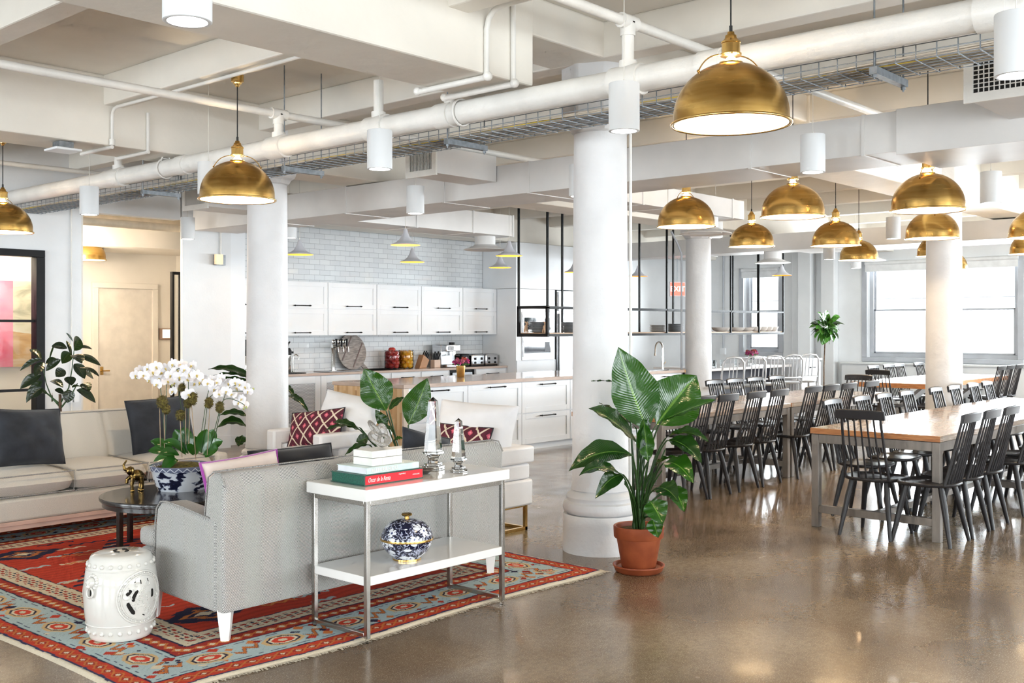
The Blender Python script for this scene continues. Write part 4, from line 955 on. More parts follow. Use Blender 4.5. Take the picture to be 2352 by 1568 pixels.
# black hanger rods on ducts
for i, (x, y) in enumerate(()):
    single('duct_hanger', MB().tube([(x,y,3.1),(x,y,3.46)], .008, 6), BLACK, 'black rod holding the long duct, %s' % ('right of the nearest brass pendant' if i == 0 else 'farther right near the black grille'), 'hanger rod', smooth=60)
# ================================================================ lounge
# rug with painted-in pattern (vertex colours on a woven sheet)
RX0, RY0, RW, RH = 2.30, 4.17, 3.30, 4.3
def rug_colors(nx, ny):
    x = np.linspace(0, RW, nx)[None,:].repeat(ny, 0); y = np.linspace(0, RH, ny)[:,None].repeat(nx, 1)
    wob = .006*np.sin(y*37+3*np.sin(x*11))+.005*np.sin(x*29+y*7)
    red = np.array([.58,.055,.028]); dred = np.array([.38,.035,.025]); blue = np.array([.46,.58,.59]); cream = np.array([.76,.66,.48]); navy = np.array([.018,.022,.06]); orange = np.array([.70,.22,.06]); tan = np.array([.52,.36,.18])
    d = np.minimum(np.minimum(x, RW-x), np.minimum(y, RH-y))+wob*.5
    # coordinate along the border
    nearx = np.minimum(y, RH-y) <= np.minimum(x, RW-x); s = np.where(nearx, x, y); 
    C = np.zeros((ny, nx, 3)); C[:] = red
    rng = np.random.RandomState(3)
    bandn = 0
    def put(mk, col): C[mk] = col
    stripes = (np.sin(y*95+2.5*np.sin(x*9)) > .2)
    put(stripes, red*.82)
    # scattered elongated motifs on the red field
    for i in range(90):
        cx, cy = rng.uniform(.75, RW-.75), rng.uniform(.75, RH-.75); L_ = rng.uniform(.10,.28); h = rng.uniform(.008,.02)
        mk = (abs(y-cy+.012*np.sin((x-cx)*70)) < h) & (abs(x-cx) < L_/2); put(mk, [cream, cream*.8, navy, orange, blue][i % 5])
    for cx, cy, a, b in ((.95,1.0,.28,.20),(RW/2,RH/2,.85,1.2),(RW-.95,1.0,.28,.2),(.95,RH-1,.28,.2),(RW-.95,RH-1,.28,.2),(1.25,1.75,.18,.10),(2.05,2.3,.18,.10)):
        u = abs(x-cx)/a+abs(y-cy)/b+.06*np.sign(np.sin(y*60))
        put(u < 1, navy); put(u < .86, red if a > .5 else navy); put(u < .55, orange*.8); put(u < .38, navy); put(u < .22, cream); 
    med = (abs(x-RW/2)/.85+abs(y-RH/2)/1.2 < .5); put(med & (np.sin(x*60)*np.sin(y*50) > .5), tan)
    # borders
    def band(a, b, col): put((d >= a) & (d < b), col)
    band(.56,.72, cream*.95)
    t = (s/.11) % 1; q = np.sin(s*57)*np.sin(d*120); put((d > .59) & (d < .69) & (q > .35), dred); put((d > .60) & (d < .68) & (q < -.6), navy)
    band(.72,.73, navy); band(.545,.56, navy)
    band(.44,.545, dred); p = ((s/.07) % 1-.5); e = abs(p)*1.4+abs(d-.49)/.045; put((d > .44) & (d < .545) & (e < .75), orange*.9); put((d > .44) & (d < .545) & (e < .4), cream)
    band(.43,.44, navy)
    # main light blue border
    band(.16,.43, blue); put((d > .16) & (d < .43) & (np.sin(x*210)*np.sin(y*170+x*40) > .93), blue*.75)
    P = .42; ph = ((s+.1) % P)/P-.5; k = np.floor((s+.1)/P)
    u = ph*P; v = d-.295
    inb = (d > .165) & (d < .425)
    def oct_(u, v, a, b): return np.maximum(np.maximum(abs(u)/a, abs(v)/b), (abs(u)/a+abs(v)/b)*.72)
    o_ = oct_(u, v, .115, .078)
    put(inb & (o_ < 1), tan*1.35); put(inb & (o_ < .78), navy); put(inb & (o_ < .66), cream*1.1); put(inb & (o_ < .52), red*1.2); put(inb & (o_ < .22), cream)
    for kk in (.14, .20, .385, .40): pass
    # zigzag figures between medallions
    u2 = ((s+.1+P/2) % P)-P/2
    zz = abs(v-.030*(2*abs(((u2*11) % 1)-.5)*2-1)-u2*.45)
    put(inb & (abs(u2) < .085) & (zz < .018), orange*.8); put(inb & (abs(u2) < .09) & (zz > .016) & (zz < .021), navy)
    put(inb & (abs(d-.185) < .0018), navy*2); put(inb & (abs(d-.405) < .0018), navy*2)
    for i in range(260):
        side = i % 4; tt = rng.uniform(.2, (RW if side < 2 else RH)-.2); dd = rng.uniform(.18,.41)
        cx, cy = (tt, dd) if side == 0 else (tt, RH-dd) if side == 1 else (dd, tt) if side == 2 else (RW-dd, tt)
        mk = (abs(x-cx)+abs(y-cy) < .016+.01*(i % 3)); sel = mk & (o_ > 1.15); put(sel, [red, orange, cream, navy, dred][i % 5])
    band(.15,.16, navy); band(.045,.15, red); p = ((s/.085) % 1-.5); e = abs(p)*1.3+abs(d-.098)/.05; put((d > .05) & (d < .145) & (e < .8), orange*.85); put((d > .05) & (d < .145) & (e < .55), dred); put((d > .05) & (d < .145) & (e < .28), cream)
    band(.03,.045, navy*2); band(-1,.03, np.array([.70,.62,.48]))
    C *= (1+.10*(rng.rand(ny, nx, 1)-.5)); return C
nx, ny = 471, 613
xs_ = np.linspace(0, RW, nx); ys_ = np.linspace(0, RH, ny); X_, Y_ = np.meshgrid(xs_, ys_)
C_ = rug_colors(nx, ny)
Z_ = .011+.002*np.sin(X_*5+Y_*3)+.0012*np.random.RandomState(1).rand(ny, nx)
ed = np.clip((np.minimum(np.minimum(X_, RW-X_), np.minimum(Y_, RH-Y_)))/.02, 0, 1); Z_ = Z_*ed+.0005
XX = X_+.018*np.sin(Y_*2.1)*np.exp(-X_*3)*1.0; YY = Y_+.02*np.sin(X_*3.3+.7)*np.exp(-Y_*2)
co = np.stack([XX, YY, Z_], -1).reshape(-1, 3)
idx = (np.arange(ny-1)[:,None]*nx+np.arange(nx-1)[None,:]).reshape(-1)
fc = np.stack([idx, idx+1, idx+nx+1, idx+nx], 1)
me = bpy.data.meshes.new('patterned_rug'); me.vertices.add(len(co)); me.vertices.foreach_set('co', co.ravel())
me.loops.add(fc.size); me.loops.foreach_set('vertex_index', fc.ravel().astype(np.int32)); me.polygons.add(len(fc)); me.polygons.foreach_set('loop_start', np.arange(0, fc.size, 4, dtype=np.int32))
me.update(calc_edges=True)
ca = me.color_attributes.new('weave', 'FLOAT_COLOR', 'POINT'); ca.data.foreach_set('color', np.concatenate([C_.reshape(-1, 3), np.ones((nx*ny, 1))], 1).ravel())
g = G('woven_wool', .95); at_ = g.N.new('ShaderNodeAttribute'); at_.attribute_name = 'weave'
nz = g.noise(160, detail=2); c = g.mix(g.math('MULTIPLY', nz, .14), at_.outputs[0], (.10,.06,.04)); g.color(c); g.bump(g.noise(220, detail=2), .5, .004); g.b.inputs['Specular IOR Level'].default_value = .15
me.materials.append(g.m); me.polygons.foreach_set('use_smooth', [True]*len(me.polygons))
RUG = thing('persian_rug', 'red and pale blue patterned wool rug with cream fringe under the lounge furniture', 'rug', (RX0, RY0, 0))
ro = bpy.data.objects.new('woven_field', me); COL.objects.link(ro); ro.parent = RUG
def fringe(m, f):
    for i in range(520):
        t = i/520; p, dr = f(t); a = random.uniform(-.5,.5); L_ = random.uniform(.022,.045)
        q = p+dr*L_+Vector((-dr.y,dr.x,0))*a*L_; w_ = Vector((-dr.y,dr.x,0))*.0035
        m.add([p-w_+Vector((0,0,.004)), p+w_+Vector((0,0,.004)), q+w_*.7+Vector((0,0,.003)), q-w_*.7+Vector((0,0,.003))], [(0,1,2,3)])
m = MB(); fringe(m, lambda t: (Vector((RW*t, .02*math.sin(RW*t*3.3+.7)+.004, 0)), Vector((0,-1,0))))
fr = m.build('fringe', mat('cream_wool_fringe', (.72,.65,.52), .9, bump=.3, bs=200), RUG, smooth=0); fr['kind'] = 'stuff'
# ---- herringbone cloth
def herring(name, dark, light, pitch, band, contrast=1, axis='xz'):
    g = G(name, .9); u = g.x; v = g.z
    nrm = g.N.new('ShaderNodeNewGeometry')
    tr = g.N.new('ShaderNodeVectorTransform'); tr.vector_type = 'NORMAL'; tr.convert_from = 'WORLD'; tr.convert_to = 'OBJECT'; g.L.new(nrm.outputs['Normal'], tr.inputs[0])
    sn = g.N.new('ShaderNodeSeparateXYZ'); g.L.new(tr.outputs[0], sn.inputs[0])
    side = g.math('GREATER_THAN', g.math('ABSOLUTE', sn.outputs[0]), .7); top = g.math('GREATER_THAN', g.math('ABSOLUTE', sn.outputs[2]), .7)
    def sel(f, a, b): return g.math('ADD', g.math('MULTIPLY', a, g.math('SUBTRACT', 1, f)), g.math('MULTIPLY', b, f))
    U = sel(side, g.x, g.y); V = sel(top, g.z, g.y)
    tri = g.math('PINGPONG', U, band)
    ph = g.math('MULTIPLY', g.math('ADD', tri, V), 2*PI/pitch)
    st = g.math('MULTIPLY_ADD', g.math('SINE', ph), .5*contrast, .5)
    st = g.math('ADD', st, g.math('MULTIPLY', g.math('SUBTRACT', g.noise(260, detail=1), .5), .5))
    g.color(g.ramp(st, [(.3, dark), (.6, light)])); g.b.inputs['Sheen Weight'].default_value = .25
    g.bump(st, .25, .002); return g.m
HB = herring('grey_herringbone_fabric', (.045,.045,.048), (.66,.65,.62), .0078, .115)
HBL = herring('cream_herringbone_fabric', (.42,.39,.34), (.87,.82,.74), .0052, .09, .8)
PIP = mat('black_white_piping', (.10,.10,.10), .9, var=.4, vs=300, col2=(.55,.53,.5))
WLEG = mat('white_painted_leg', (.82,.80,.77), .35, var=.02)
def piping(pts, parent, r=.0045, m=None, closed=False): return MB().tube(pts, r, 6, closed=closed).build('piping', m or PIP, parent, smooth=60)
def cushion(w_, d_, h, parent, name, m, loc=(0,0,0), rot=None, puff=.35, n=18, pipe=None, pinch=.0):
    "box cushion with soft crowned faces, centred; thickness along z"
    def P(u, v, s_):
        a, b = u*2-1, v*2-1
        e = (1-abs(a)**6)*(1-abs(b)**6); x = a*w_/2*(1-pinch*(1-abs(b)**2)*abs(a)**3); y = b*d_/2*(1-pinch*(1-abs(a)**2)*abs(b)**3)
        z = s_*(h/2*(1-puff)*(e**.25)+h/2*puff*(1-a*a)*(1-b*b)*1.6) if puff < 1 else s_*h*.62*(max(0,(1-a*a)*(1-b*b))**.52)*(1+.06*math.sin(a*7+b*5)*(1-b*b)+.05*math.sin(a*3-b*9))
        return (x, y, z)
    mb = MB()
    mb.grid(lambda u, v: P(u, v, 1), n, n).grid(lambda u, v: P(u, v, -1), n, n)
    o = mb.build(name, m, parent, smooth=180); 
    o.location = loc
    if rot: o.rotation_euler = rot
    if pipe: 
        k = 14; pts = []
        for a, b in [(t/k, 0) for t in range(k)]+[(1, t/k) for t in range(k)]+[(1-t/k, 1) for t in range(k)]+[(0, 1-t/k) for t in range(k)]: pts.append(P(a, b, 0))
        pts = [(p[0], p[1], 0) for p in pts]; q = MB().tube(pts, .006, 6, closed=True).build('piping', pipe, o, smooth=60)
    return o
def pillow(name, lab, w_, h, t, m, loc, rot, group=None, pipe=None):
    o = cushion(w_, h, t, None, name, m, loc, rot, puff=1, n=30, pipe=pipe, pinch=.045)
    return tag(o, lab, 'cushion', group)
# ---- grey sofa (back to the camera)
GS = thing('herringbone_sofa', 'grey herringbone sofa seen from behind, white console table at its back', 'sofa', (3.0, 4.62, 0))
SW = 2.08
body = MB().prism([(0,.16),(.62,.185),(.66,.30),(.655,.40),(.12,.42),(0,.40)], 0, SW, 'x'); body.build('base', HB, GS, smooth=0, bevel=.012)
MB().prism([(-.012,.158),(.0,.50),(-.02,.80),(.02,.858),(.085,.862),(.135,.83),(.17,.60),(.20,.40),(.03,.17)], -.002, SW+.002, 'x').build('back', HB, GS, smooth=50, bevel=.02, seg=3)
piping([(.004,-.018,.80),(.004,.02,.862),(.004,.085,.866),(.004,.137,.835),(.004,.17,.62)], GS); piping([(SW-.004,-.018,.80),(SW-.004,.02,.862),(SW-.004,.085,.866)], GS)
piping([(.0,.085,.868),(SW*.3,.085,.871),(SW*.6,.085,.871),(SW,.085,.866)], GS)
for x0 in (-.012, SW-.128):
    a = MB().prism([(.05,.16),(.60,.178),(.635,.30),(.625,.55),(.61,.625),(.575,.658),(.52,.665),(.35,.652),(.05,.618)], x0, x0+.14, 'x').build('arm', HB, GS, smooth=50, bevel=.018, seg=3)
piping([(-.008,.11,.630),(-.008,.35,.660),(-.008,.52,.672),(-.008,.58,.664),(-.008,.618,.625),(-.008,.632,.55),(-.008,.642,.30)], GS)
cushion(.90,.62,.16, GS, 'seat_cushion', HB, (.59,.48,.47)); cushion(.90,.62,.16, GS, 'seat_cushion', HB, (1.49,.48,.47))
MB().box(-.01,.648,.27,SW+.01,.80,.40).box(-.01,.648,.402,SW+.01,.81,.505).build('seat_front', HB, GS, smooth=50, bevel=.03, seg=3)
for x, y in ((.05,.05),(SW-.05,.05),(.04,.72),(SW-.04,.72)): MB().tube([(x,y,.175),(x,y,0)], [.052,.028], 4).build('leg', WLEG, GS, smooth=0)
# ---- cream sofa
CS = thing('cream_sofa', 'long cream sofa facing the camera with charcoal velvet pillows at the left', 'sofa', (2.0, 7.92, 0))
L2 = 3.1
MB().box(.02,.02,.165,L2,.90,.33).build('base', HBL, CS, smooth=50, bevel=.02)
MB().box(.0,.03,.10,L2,.06,.145).box(.0,.82,.10,L2,.85,.145).box(.1,.05,0,.14,.09,.12).box(L2-.14,.05,0,L2-.1,.09,.12).box(L2-.14,.8,0,L2-.1,.84,.12).box(.1,.8,0,.14,.84,.12).box(.0,.02,.135,L2,.9,.166).build('wooden_plinth', mat('blush_wood_plinth',(.72,.50,.42),.4), CS, bevel=.003)
for i in range(5):
    q = cushion(.62,.74,.20, CS, 'seat_cushion', HBL, (.31+.617*i,.39,.425), puff=.22)
    MB().tube([(-.30,-.372,.075),(.30,-.372,.075)], .005, 6).tube([(-.30,-.372,-.075),(.30,-.372,-.075)], .005, 6).tube([(.305,-.35,-.07),(.305,-.37,0),(.305,-.35,.07),(.305,.3,.085)], .004, 6).build('piping', PIP, q, smooth=60)
def backf(u, v):
    x = L2*u; z = .42+.45*v; yb = .66+.16*v
    seam = min(abs((x-.617*k-.0)) for k in range(6)); return (x, yb-.03*math.sin(PI*v)+.022*math.exp(-(seam/.03)**2), z)
MB().grid(backf, 120, 14).build('back_cushion', HBL, CS, smooth=180)
MB().box(.0,.84,.17,L2,.93,.862).prism([(.82,.862),(.93,.862),(.93,.88),(.88,.89),(.82,.875)], 0, L2, 'x').build('back_frame', HBL, CS, smooth=50, bevel=.01)
piping([(0,.82,.876),(L2*.5,.82,.878),(L2,.82,.876)], CS)
MB().box(L2,.02,.165,L2+.12,.9,.52).build('arm', HBL, CS, smooth=50, bevel=.03, seg=3)
VEL = mat('charcoal_velvet', (.022,.026,.036), .8, var=.3, vs=7, sheen=.15, bump=.5, bs=7)
BLKV = mat('black_velvet', (.008,.008,.012), .8, sheen=.2)
pillow('throw_pillow', 'charcoal velvet pillow at the left end of the cream sofa', .56, .44, .2, VEL, (3.62,8.22,.755), (1.30,.06,.12), pipe=VEL)
pillow('throw_pillow', 'charcoal velvet pillow on the cream sofa behind the orchids', .56, .46, .2, VEL, (4.78,8.30,.77), (1.30,-.05,-.10), pipe=VEL)
# pillows on grey sofa
PUR = mat('purple_velvet_trim', (.36,.04,.34), .7, sheen=.5); BLU = mat('blush_cloth', (.80,.68,.62), .85, var=.05, bump=.1)
pillow('throw_pillow', 'blush pillow with purple piping at the arm end of the grey sofa', .50, .36, .15, BLU, (3.37,4.97,.715), (1.35,-.06,.03), pipe=PUR); COL.objects['throw_pillow.002'].children[0].scale = (1,1,2.2)
pillow('throw_pillow', 'black velvet pillow peeking above the grey sofa back', .60,.34,.15, BLKV, (3.82,5.12,.725), (1.3,.0,.0), pipe=BLKV)
pillow('throw_pillow', 'dark velvet pillow behind the tall crystal obelisk', .44,.36,.15, VEL, (4.80,5.02,.735), (1.3,.25,.0), pipe=VEL)
# ---- coffee table
DK = mat('dark_espresso_wood', (.022,.017,.016), .22, var=.2, vs=6, coat=.3, stretch=(1,9,1))
o = thing('coffee_table', 'round black coffee table holding the orchid bowl and brass elephant', 'coffee table', (4.06,6.88,0))
MB().lathe([(0,.375),(.485,.375),(.49,.38),(.49,.388),(.5,.390),(.5,.408),(.497,.412),(0,.412)], 64).build('tabletop', DK, o)
MB().lathe([(.44,.345),(.48,.345),(.48,.376),(.44,.376)], 64).build('apron', DK, o)
for k in range(4):
    a = PI*.56+k*PI/2; x, y = .462*math.cos(a), .462*math.sin(a)
    m = MB(); m.M = Matrix.Translation((x,y,0)) @ Matrix.Rotation(a,4,'Z'); m.box(-.016,-.016,0,.016,.016,.376); m.build('leg', DK, o)
# ---- white drum stool
CER = mat('white_glazed_ceramic', (.74,.72,.67), .1, var=.02, coat=.5)
o = thing('drum_stool', 'white glazed ceramic drum stool with pierced medallion on the rug', 'garden stool', (2.74,5.15,.012)); o.rotation_euler = (0,0,math.radians(-152)); o.scale = (1.03,1.03,1.025)
pr = [(.0,.0),(.138,.0),(.148,.006),(.152,.02),(.162,.075),(.1665,.082),(.174,.15),(.178,.215),(.175,.28),(.166,.345),(.1605,.352),(.156,.362),(.150,.395),(.140,.412),(.12,.420),(0,.424)]
body = MB().lathe(pr, 72).build('body', CER, o, smooth=50)
for zz, r in ((.045,.157),(.372,.155)):
    for k in range(22):
        a = 2*PI*k/22; s_ = MB().ball((r*math.cos(a), r*math.sin(a), zz), .0115, n=10).build('stud', CER, o, smooth=180)
MB().tube([(.165*math.cos(a),.165*math.sin(a),.081) for a in [2*PI*i/72 for i in range(72)]], .004, 6, closed=True).tube([(.163*math.cos(a),.163*math.sin(a),.349) for a in [2*PI*i/72 for i in range(72)]], .004, 6, closed=True).build('ridge', CER, o, smooth=60)
HOLE = mat('dark_hollow', (.012,.010,.008), .9)
def onbody(a, z, off=.0):
    r = np.interp(z, [p[1] for p in pr], [p[0] for p in pr])+off; return Vector((r*math.cos(a), r*math.sin(a), z))
def medallion(a0):
    m = MB()
    for R_, t in ((.128,.0055),(.110,.004)):
        m.tube([onbody(a0+R_*math.cos(i*PI/24)/.176, .215+R_*math.sin(i*PI/24), .002) for i in range(48)], t, 6, closed=True)
    for k in range(30):
        a = 2*PI*k/30; m.ball(onbody(a0+.119*math.cos(a)/.176, .215+.119*math.sin(a), .002), .006, n=6)
    random.seed(11)
    for k in range(26):
        rr = random.uniform(.02,.088); a = random.uniform(0,2*PI); c_ = (rr*math.cos(a), rr*math.sin(a)); r0 = random.uniform(.012,.022); ph = random.uniform(0,6)
        m.tube([onbody(a0+(c_[0]+r0*(1-i/22)*math.cos(ph+i*.32))/.176, .215+c_[1]+r0*(1-i/22)*math.sin(ph+i*.32), .002) for i in range(16)], .003, 5)
    for zz in (-.012,0,.012): m.tube([onbody(a0+u/.176, .215+zz, .003) for u in (-.022,0,.022)], .0028, 5)
    m.build('relief_medallion', CER, o, smooth=60)
    for pts, w_ in (([(-.062,.045),(-.070,.030),(-.085,.022)],.009), ([(-.028,.038),(-.050,.030),(-.058,.008),(-.050,-.012)],.0085), ([(-.078,-.015),(-.068,-.045),(-.045,-.075)],.010), ([(-.012,.088),(-.010,.068)],.006), ([(.030,.088),(.034,.072)],.005), ([(.055,-.01),(.062,.012),(.058,.03)],.007), ([(.0,-.085),(.012,-.092)],.006), ([(-.045,.078),(-.038,.082)],.005)):
        b_ = bez((*pts[0],0), (*pts[len(pts)//2],0), (*pts[-1],0), 8) if len(pts) > 2 else [Vector((*pts[0],0)), Vector((*pts[1],0))]
        MB().tube([onbody(a0+p.x/.176, .215+p.y, -.001) for p in b_], [w_*.55]+[w_]*(len(b_)-2)+[w_*.5], 8).build('pierced_hole', HOLE, o, smooth=60)
def lion(a0):
    m = MB().ball(onbody(a0,.30,.006), .026, (1,1,1), 12).ball(onbody(a0,.285,.022), .011, n=10)
    for k in range(14): a = 2*PI*k/14; m.ball(onbody(a0+.030*math.cos(a)/.17,.302+.032*math.sin(a),.002), .010, n=8)
    for s_ in (-1,1): m.ball(onbody(a0+s_*.009/.17,.305,.028), .005, n=8)
    m.tube([onbody(a0+.018*math.cos(a)/.17,.252+.024*math.sin(a),.012) for a in [2*PI*i/20 for i in range(20)]], .0055, 6, closed=True)
    m.build('lion_mask', CER, o, smooth=60)
    MB().tube([onbody(a0,.235,-.004), onbody(a0,.265,-.004)], .012, 8).build('pierced_hole', HOLE, o, smooth=60)
VA = math.atan2(-5.15,-2.74)-math.radians(-152)   # direction towards the viewer in local angle
medallion(VA+.62); lion(VA-.86); medallion(VA+.62+PI); lion(VA-.86+PI)
for k in range(4):
    a = k*PI/2; MB().tube([(.035*math.cos(a+t),.035*math.sin(a+t),.4235) for t in (-.4,0,.4)], .005, 6).build('pierced_hole', HOLE, o)
# ---- console table
CHROME = mat('console_polished_steel', (.46,.44,.41), .2, 1, var=.03)
CT = thing('console_table', 'white lacquer console table on polished steel frame behind the grey sofa', 'console table', (3.50,4.10,0))
MB().box(-.02,-.02,.722,1.06,.47,.782).build('tabletop', LACQ, CT, bevel=.004)
MB().box(.003,.003,.29,1.037,.447,.337).build('lower_shelf', LACQ, CT, bevel=.004)
for x in (0, 1.015):
    for y in (0, .425):
        q = MB().box(x,y,.025,x+.025,y+.025,.722).build('leg', CHROME, CT, bevel=.002)
        MB().tube([(x+.0125,y+.0125,0),(x+.0125,y+.0125,.026)], .009, 10).build('glide', GL, q)
for x in (0, 1.015): MB().box(x,.025,.030,x+.025,.425,.052).build('floor_rail', CHROME, CT, bevel=.002)
MB().box(.025,.0,.695,1.015,.025,.722).box(.025,.425,.695,1.015,.45,.722).box(0,.025,.695,.025,.425,.722).box(1.015,.025,.695,1.04,.425,.722).build('top_rail', CHROME, CT, bevel=.002)
def text(body, size, parent, loc, m, rot=(PI/2,0,0), shear=0, ext=.0004, name='lettering', sx=1, off=0):
    cu = bpy.data.curves.new(name, 'FONT'); cu.body = body; cu.size = size; cu.extrude = ext; cu.shear = shear; cu.align_y = 'CENTER'; cu.offset = off; cu.materials.append(m)
    return mesh_text(cu, name, parent, loc, rot, (sx,1,1))
o = thing('book', 'thick green speckled book with red spine, bottom of the console stack', 'book', (3.56,4.19,.783), 0, 'coffee-table books')
GRN = mat('green_marbled_paper', (.012,.14,.09), .35, col2=(.01,.05,.04), vs=160)
MB().box(.006,.006,.004,.41,.27,.051).build('pages', GRN, o); MB().box(0,0,0,.416,.275,.004).box(0,0,.051,.416,.275,.055).box(0,.0,.004,.416,.006,.051).build('cover', mat('dark_green_cover',(.02,.09,.07),.4), o, bevel=.001)
MB().box(.006,-.0015,.005,.41,-.0002,.050).build('spine_label', mat('red_spine',(.72,.015,.03),.35), o)
WT = mat('white_print', (.85,.85,.82), .5)
text('Oscar de la Renta', .034, o, (.022,-.003,.027), WT, shear=.45, sx=.62); text('ASSOULINE', .010, o, (.335,-.003,.027), WT); text('Legendary', .012, o, (.235,-.003,.040), WT, shear=.3)
o = thing('book', 'pale blue-white book, middle of the console stack', 'book', (3.585,4.20,.839), 0, 'coffee-table books')
PB = mat('pale_blue_cover', (.66,.76,.74), .35, col2=(.55,.68,.66), vs=25)
MB().box(.005,.004,.003,.365,.24,.031).build('pages', mat('book_pages',(.80,.81,.84),.7), o); MB().box(0,0,0,.37,.245,.003).box(0,0,.031,.37,.245,.034).box(0,0,.003,.37,.004,.031).build('cover', PB, o, bevel=.001)
text('ALLEGRA HICKS', .027, o, (.03,-.002,.017), WT, sx=.95, off=.0006)
o = thing('bone_box', 'white bone-inlay lidded box on top of the book stack', 'box', (3.645,4.225,.874))
BN = mat('white_bone', (.82,.81,.76), .3, var=.04, vs=12)
MB().box(0,0,0,.21,.155,.040).build('box_base', BN, o, bevel=.002); MB().box(0,0,.042,.21,.155,.078).build('lid', BN, o, bevel=.002)
for x in (.07,.14): MB().box(x-.0004,-.0006,.002,x+.0004,.0,.038).box(x+.03-.0004,-.0006,.044,x+.03+.0004,.0,.076).build('inlay_line', mat('grey_line',(.45,.45,.43),.5), o)
# crystal knot
CRY = mat('clear_crystal', (.98,.98,.97), .01, var=.002, trans=1, ior=1.5)
def knot(t): return Vector(((2+math.cos(3*t))*math.cos(2*t), (2+math.cos(3*t))*math.sin(2*t), math.sin(3*t)))
m = MB(); m.M = Matrix.Rotation(.9,4,'X') @ Matrix.Rotation(.4,4,'Y')
m.tube([knot(2*PI*i/140)*.0275 for i in range(140)], .0105, 10, closed=True)
single('crystal_knot', m, mat('crackled_glass', (.97,.96,.93), .03, var=.03, vs=60, trans=.9, ior=1.45, bump=.5, bs=120, col2=(.85,.83,.78)), 'crackled clear glass knot ornament on the white box', 'ornament', (3.755,4.30,1.029), smooth=180)
def obelisk(loc, h, w_, lab, rz):
    q = thing('crystal_obelisk', lab, 'obelisk', loc, rz, 'crystal obelisks')
    a = w_*.5; b = w_*.26; z0 = h*.26
    MB().add([(-a,-a,z0),(a,-a,z0),(a,a,z0),(-a,a,z0),(-b,-b,h*.94),(b,-b,h*.94),(b,b,h*.94),(-b,b,h*.94),(0,0,h)], [(3,2,1,0),(0,1,5,4),(1,2,6,5),(2,3,7,6),(3,0,4,7),(4,5,8),(5,6,8),(6,7,8),(7,4,8)]).build('shaft', CRY, q, smooth=0)
    MB().box(-a*1.15,-a*1.15,h*.225,a*1.15,a*1.15,h*.255).lathe([(0,h*.10),(a*.9,h*.10),(a*.7,h*.14),(a*.9,h*.18),(a*1.2,h*.205),(0,h*.222)], 8).build('collar', CRY, q, smooth=0)
    MB().box(-a*1.25,-a*1.25,0,a*1.25,a*1.25,h*.06).box(-a,-a,h*.062,a,a,h*.098).build('base', CRY, q, smooth=0, bevel=.003)
obelisk((4.235,4.38,.783), .42, .078, 'taller crystal obelisk at the back of the console', .3)
obelisk((4.27,4.21,.783), .305, .058, 'shorter crystal obelisk at the right front of the console', .1)
single('small_dish', MB().lathe([(0,0),(.02,0),(.028,.006),(.055,.022),(.053,.026),(.026,.012),(0,.010)], 32), mat('dark_pewter_dish',(.12,.10,.09),.35,.4), 'small dark shallow dish on the console between books and obelisk', 'dish', (4.10,4.31,.783))
# lidded ginger jar
g = G('blue_white_floral', .12, coat=.6)
v1 = g.vor(15, feature='F1'); nn = g.noise(24, detail=3, dist=1.6)
ctr = g.vor(15, out=2); an = g.N.new('ShaderNodeVectorMath'); an.operation = 'SUBTRACT'; g.L.new(g.tc, an.inputs[0]); g.L.new(ctr, an.inputs[1])
sp_ = g.N.new('ShaderNodeSeparateXYZ'); g.L.new(an.outputs[0], sp_.inputs[0])
ang = g.math('ARCTAN2', sp_.outputs[2], g.math('ADD', sp_.outputs[0], sp_.outputs[1]))
pet = g.math('ABSOLUTE', g.math('SINE', g.math('MULTIPLY', ang, 2.5)))
rad = g.math('MULTIPLY_ADD', pet, .28, .16)
flower = g.math('LESS_THAN', v1, rad); core = g.math('LESS_THAN', v1, .10)
vine = g.math('LESS_THAN', g.math('ABSOLUTE', g.math('SUBTRACT', nn, .5)), .028)
c = g.mix(vine, (.008,.010,.035), (.50,.53,.66)); c = g.mix(flower, c, (.80,.82,.86)); c = g.mix(core, c, (.10,.12,.25)); g.color(c)
o = thing('ginger_jar', 'round navy and white floral lidded jar with brass rim on the console shelf', 'jar', (3.93,4.27,.338))
MB().lathe([(0,.008),(.075,.008),(.08,.015),(.115,.045),(.138,.085),(.142,.108),(0,.108)], 48).build('body', g.m, o)
MB().lathe([(0,.118),(.142,.118),(.139,.14),(.122,.175),(.09,.203),(.045,.217),(0,.22)], 48).build('lid', g.m, o)
MB().lathe([(0,.107),(.145,.107),(.146,.113),(.145,.119),(0,.119)], 48).build('rim_band', BRASSP, o); MB().lathe([(0,0),(.078,0),(.078,.009),(0,.009)], 36).build('foot_ring', BRASSP, o)
MB().lathe([(0,.215),(.014,.215),(.013,.232),(.028,.238),(.03,.243),(.026,.25),(0,.252)], 24).build('knob', BRASSP, o)
# ---- white armchairs
LEA = mat('white_leather', (.88,.88,.89), .38, var=.02, vs=8, bump=.06, bs=60)
IKAT = None
g = G('burgundy_diamond_fabric', .85)
def fold(a, b): return g.math('ABSOLUTE', g.math('SUBTRACT', g.math('FRACT', g.math('ADD', a, b)), .5))
wv = g.math('MULTIPLY', g.math('SUBTRACT', g.noise(30), .5), .10)
A_ = g.math('MULTIPLY_ADD', g.x, 7.0, wv); B_ = g.math('MULTIPLY_ADD', g.y, 5.6, wv)
p1 = g.math('ABSOLUTE', g.math('SUBTRACT', g.math('FRACT', g.math('ADD', A_, B_)), .5)); p2 = g.math('ABSOLUTE', g.math('SUBTRACT', g.math('FRACT', g.math('SUBTRACT', A_, B_)), .5))
ln = g.math('GREATER_THAN', g.math('MAXIMUM', p1, p2), .44); dm = g.math('LESS_THAN', g.math('MAXIMUM', p1, p2), .15); dm2 = g.math('LESS_THAN', g.math('MAXIMUM', p1, p2), .07)
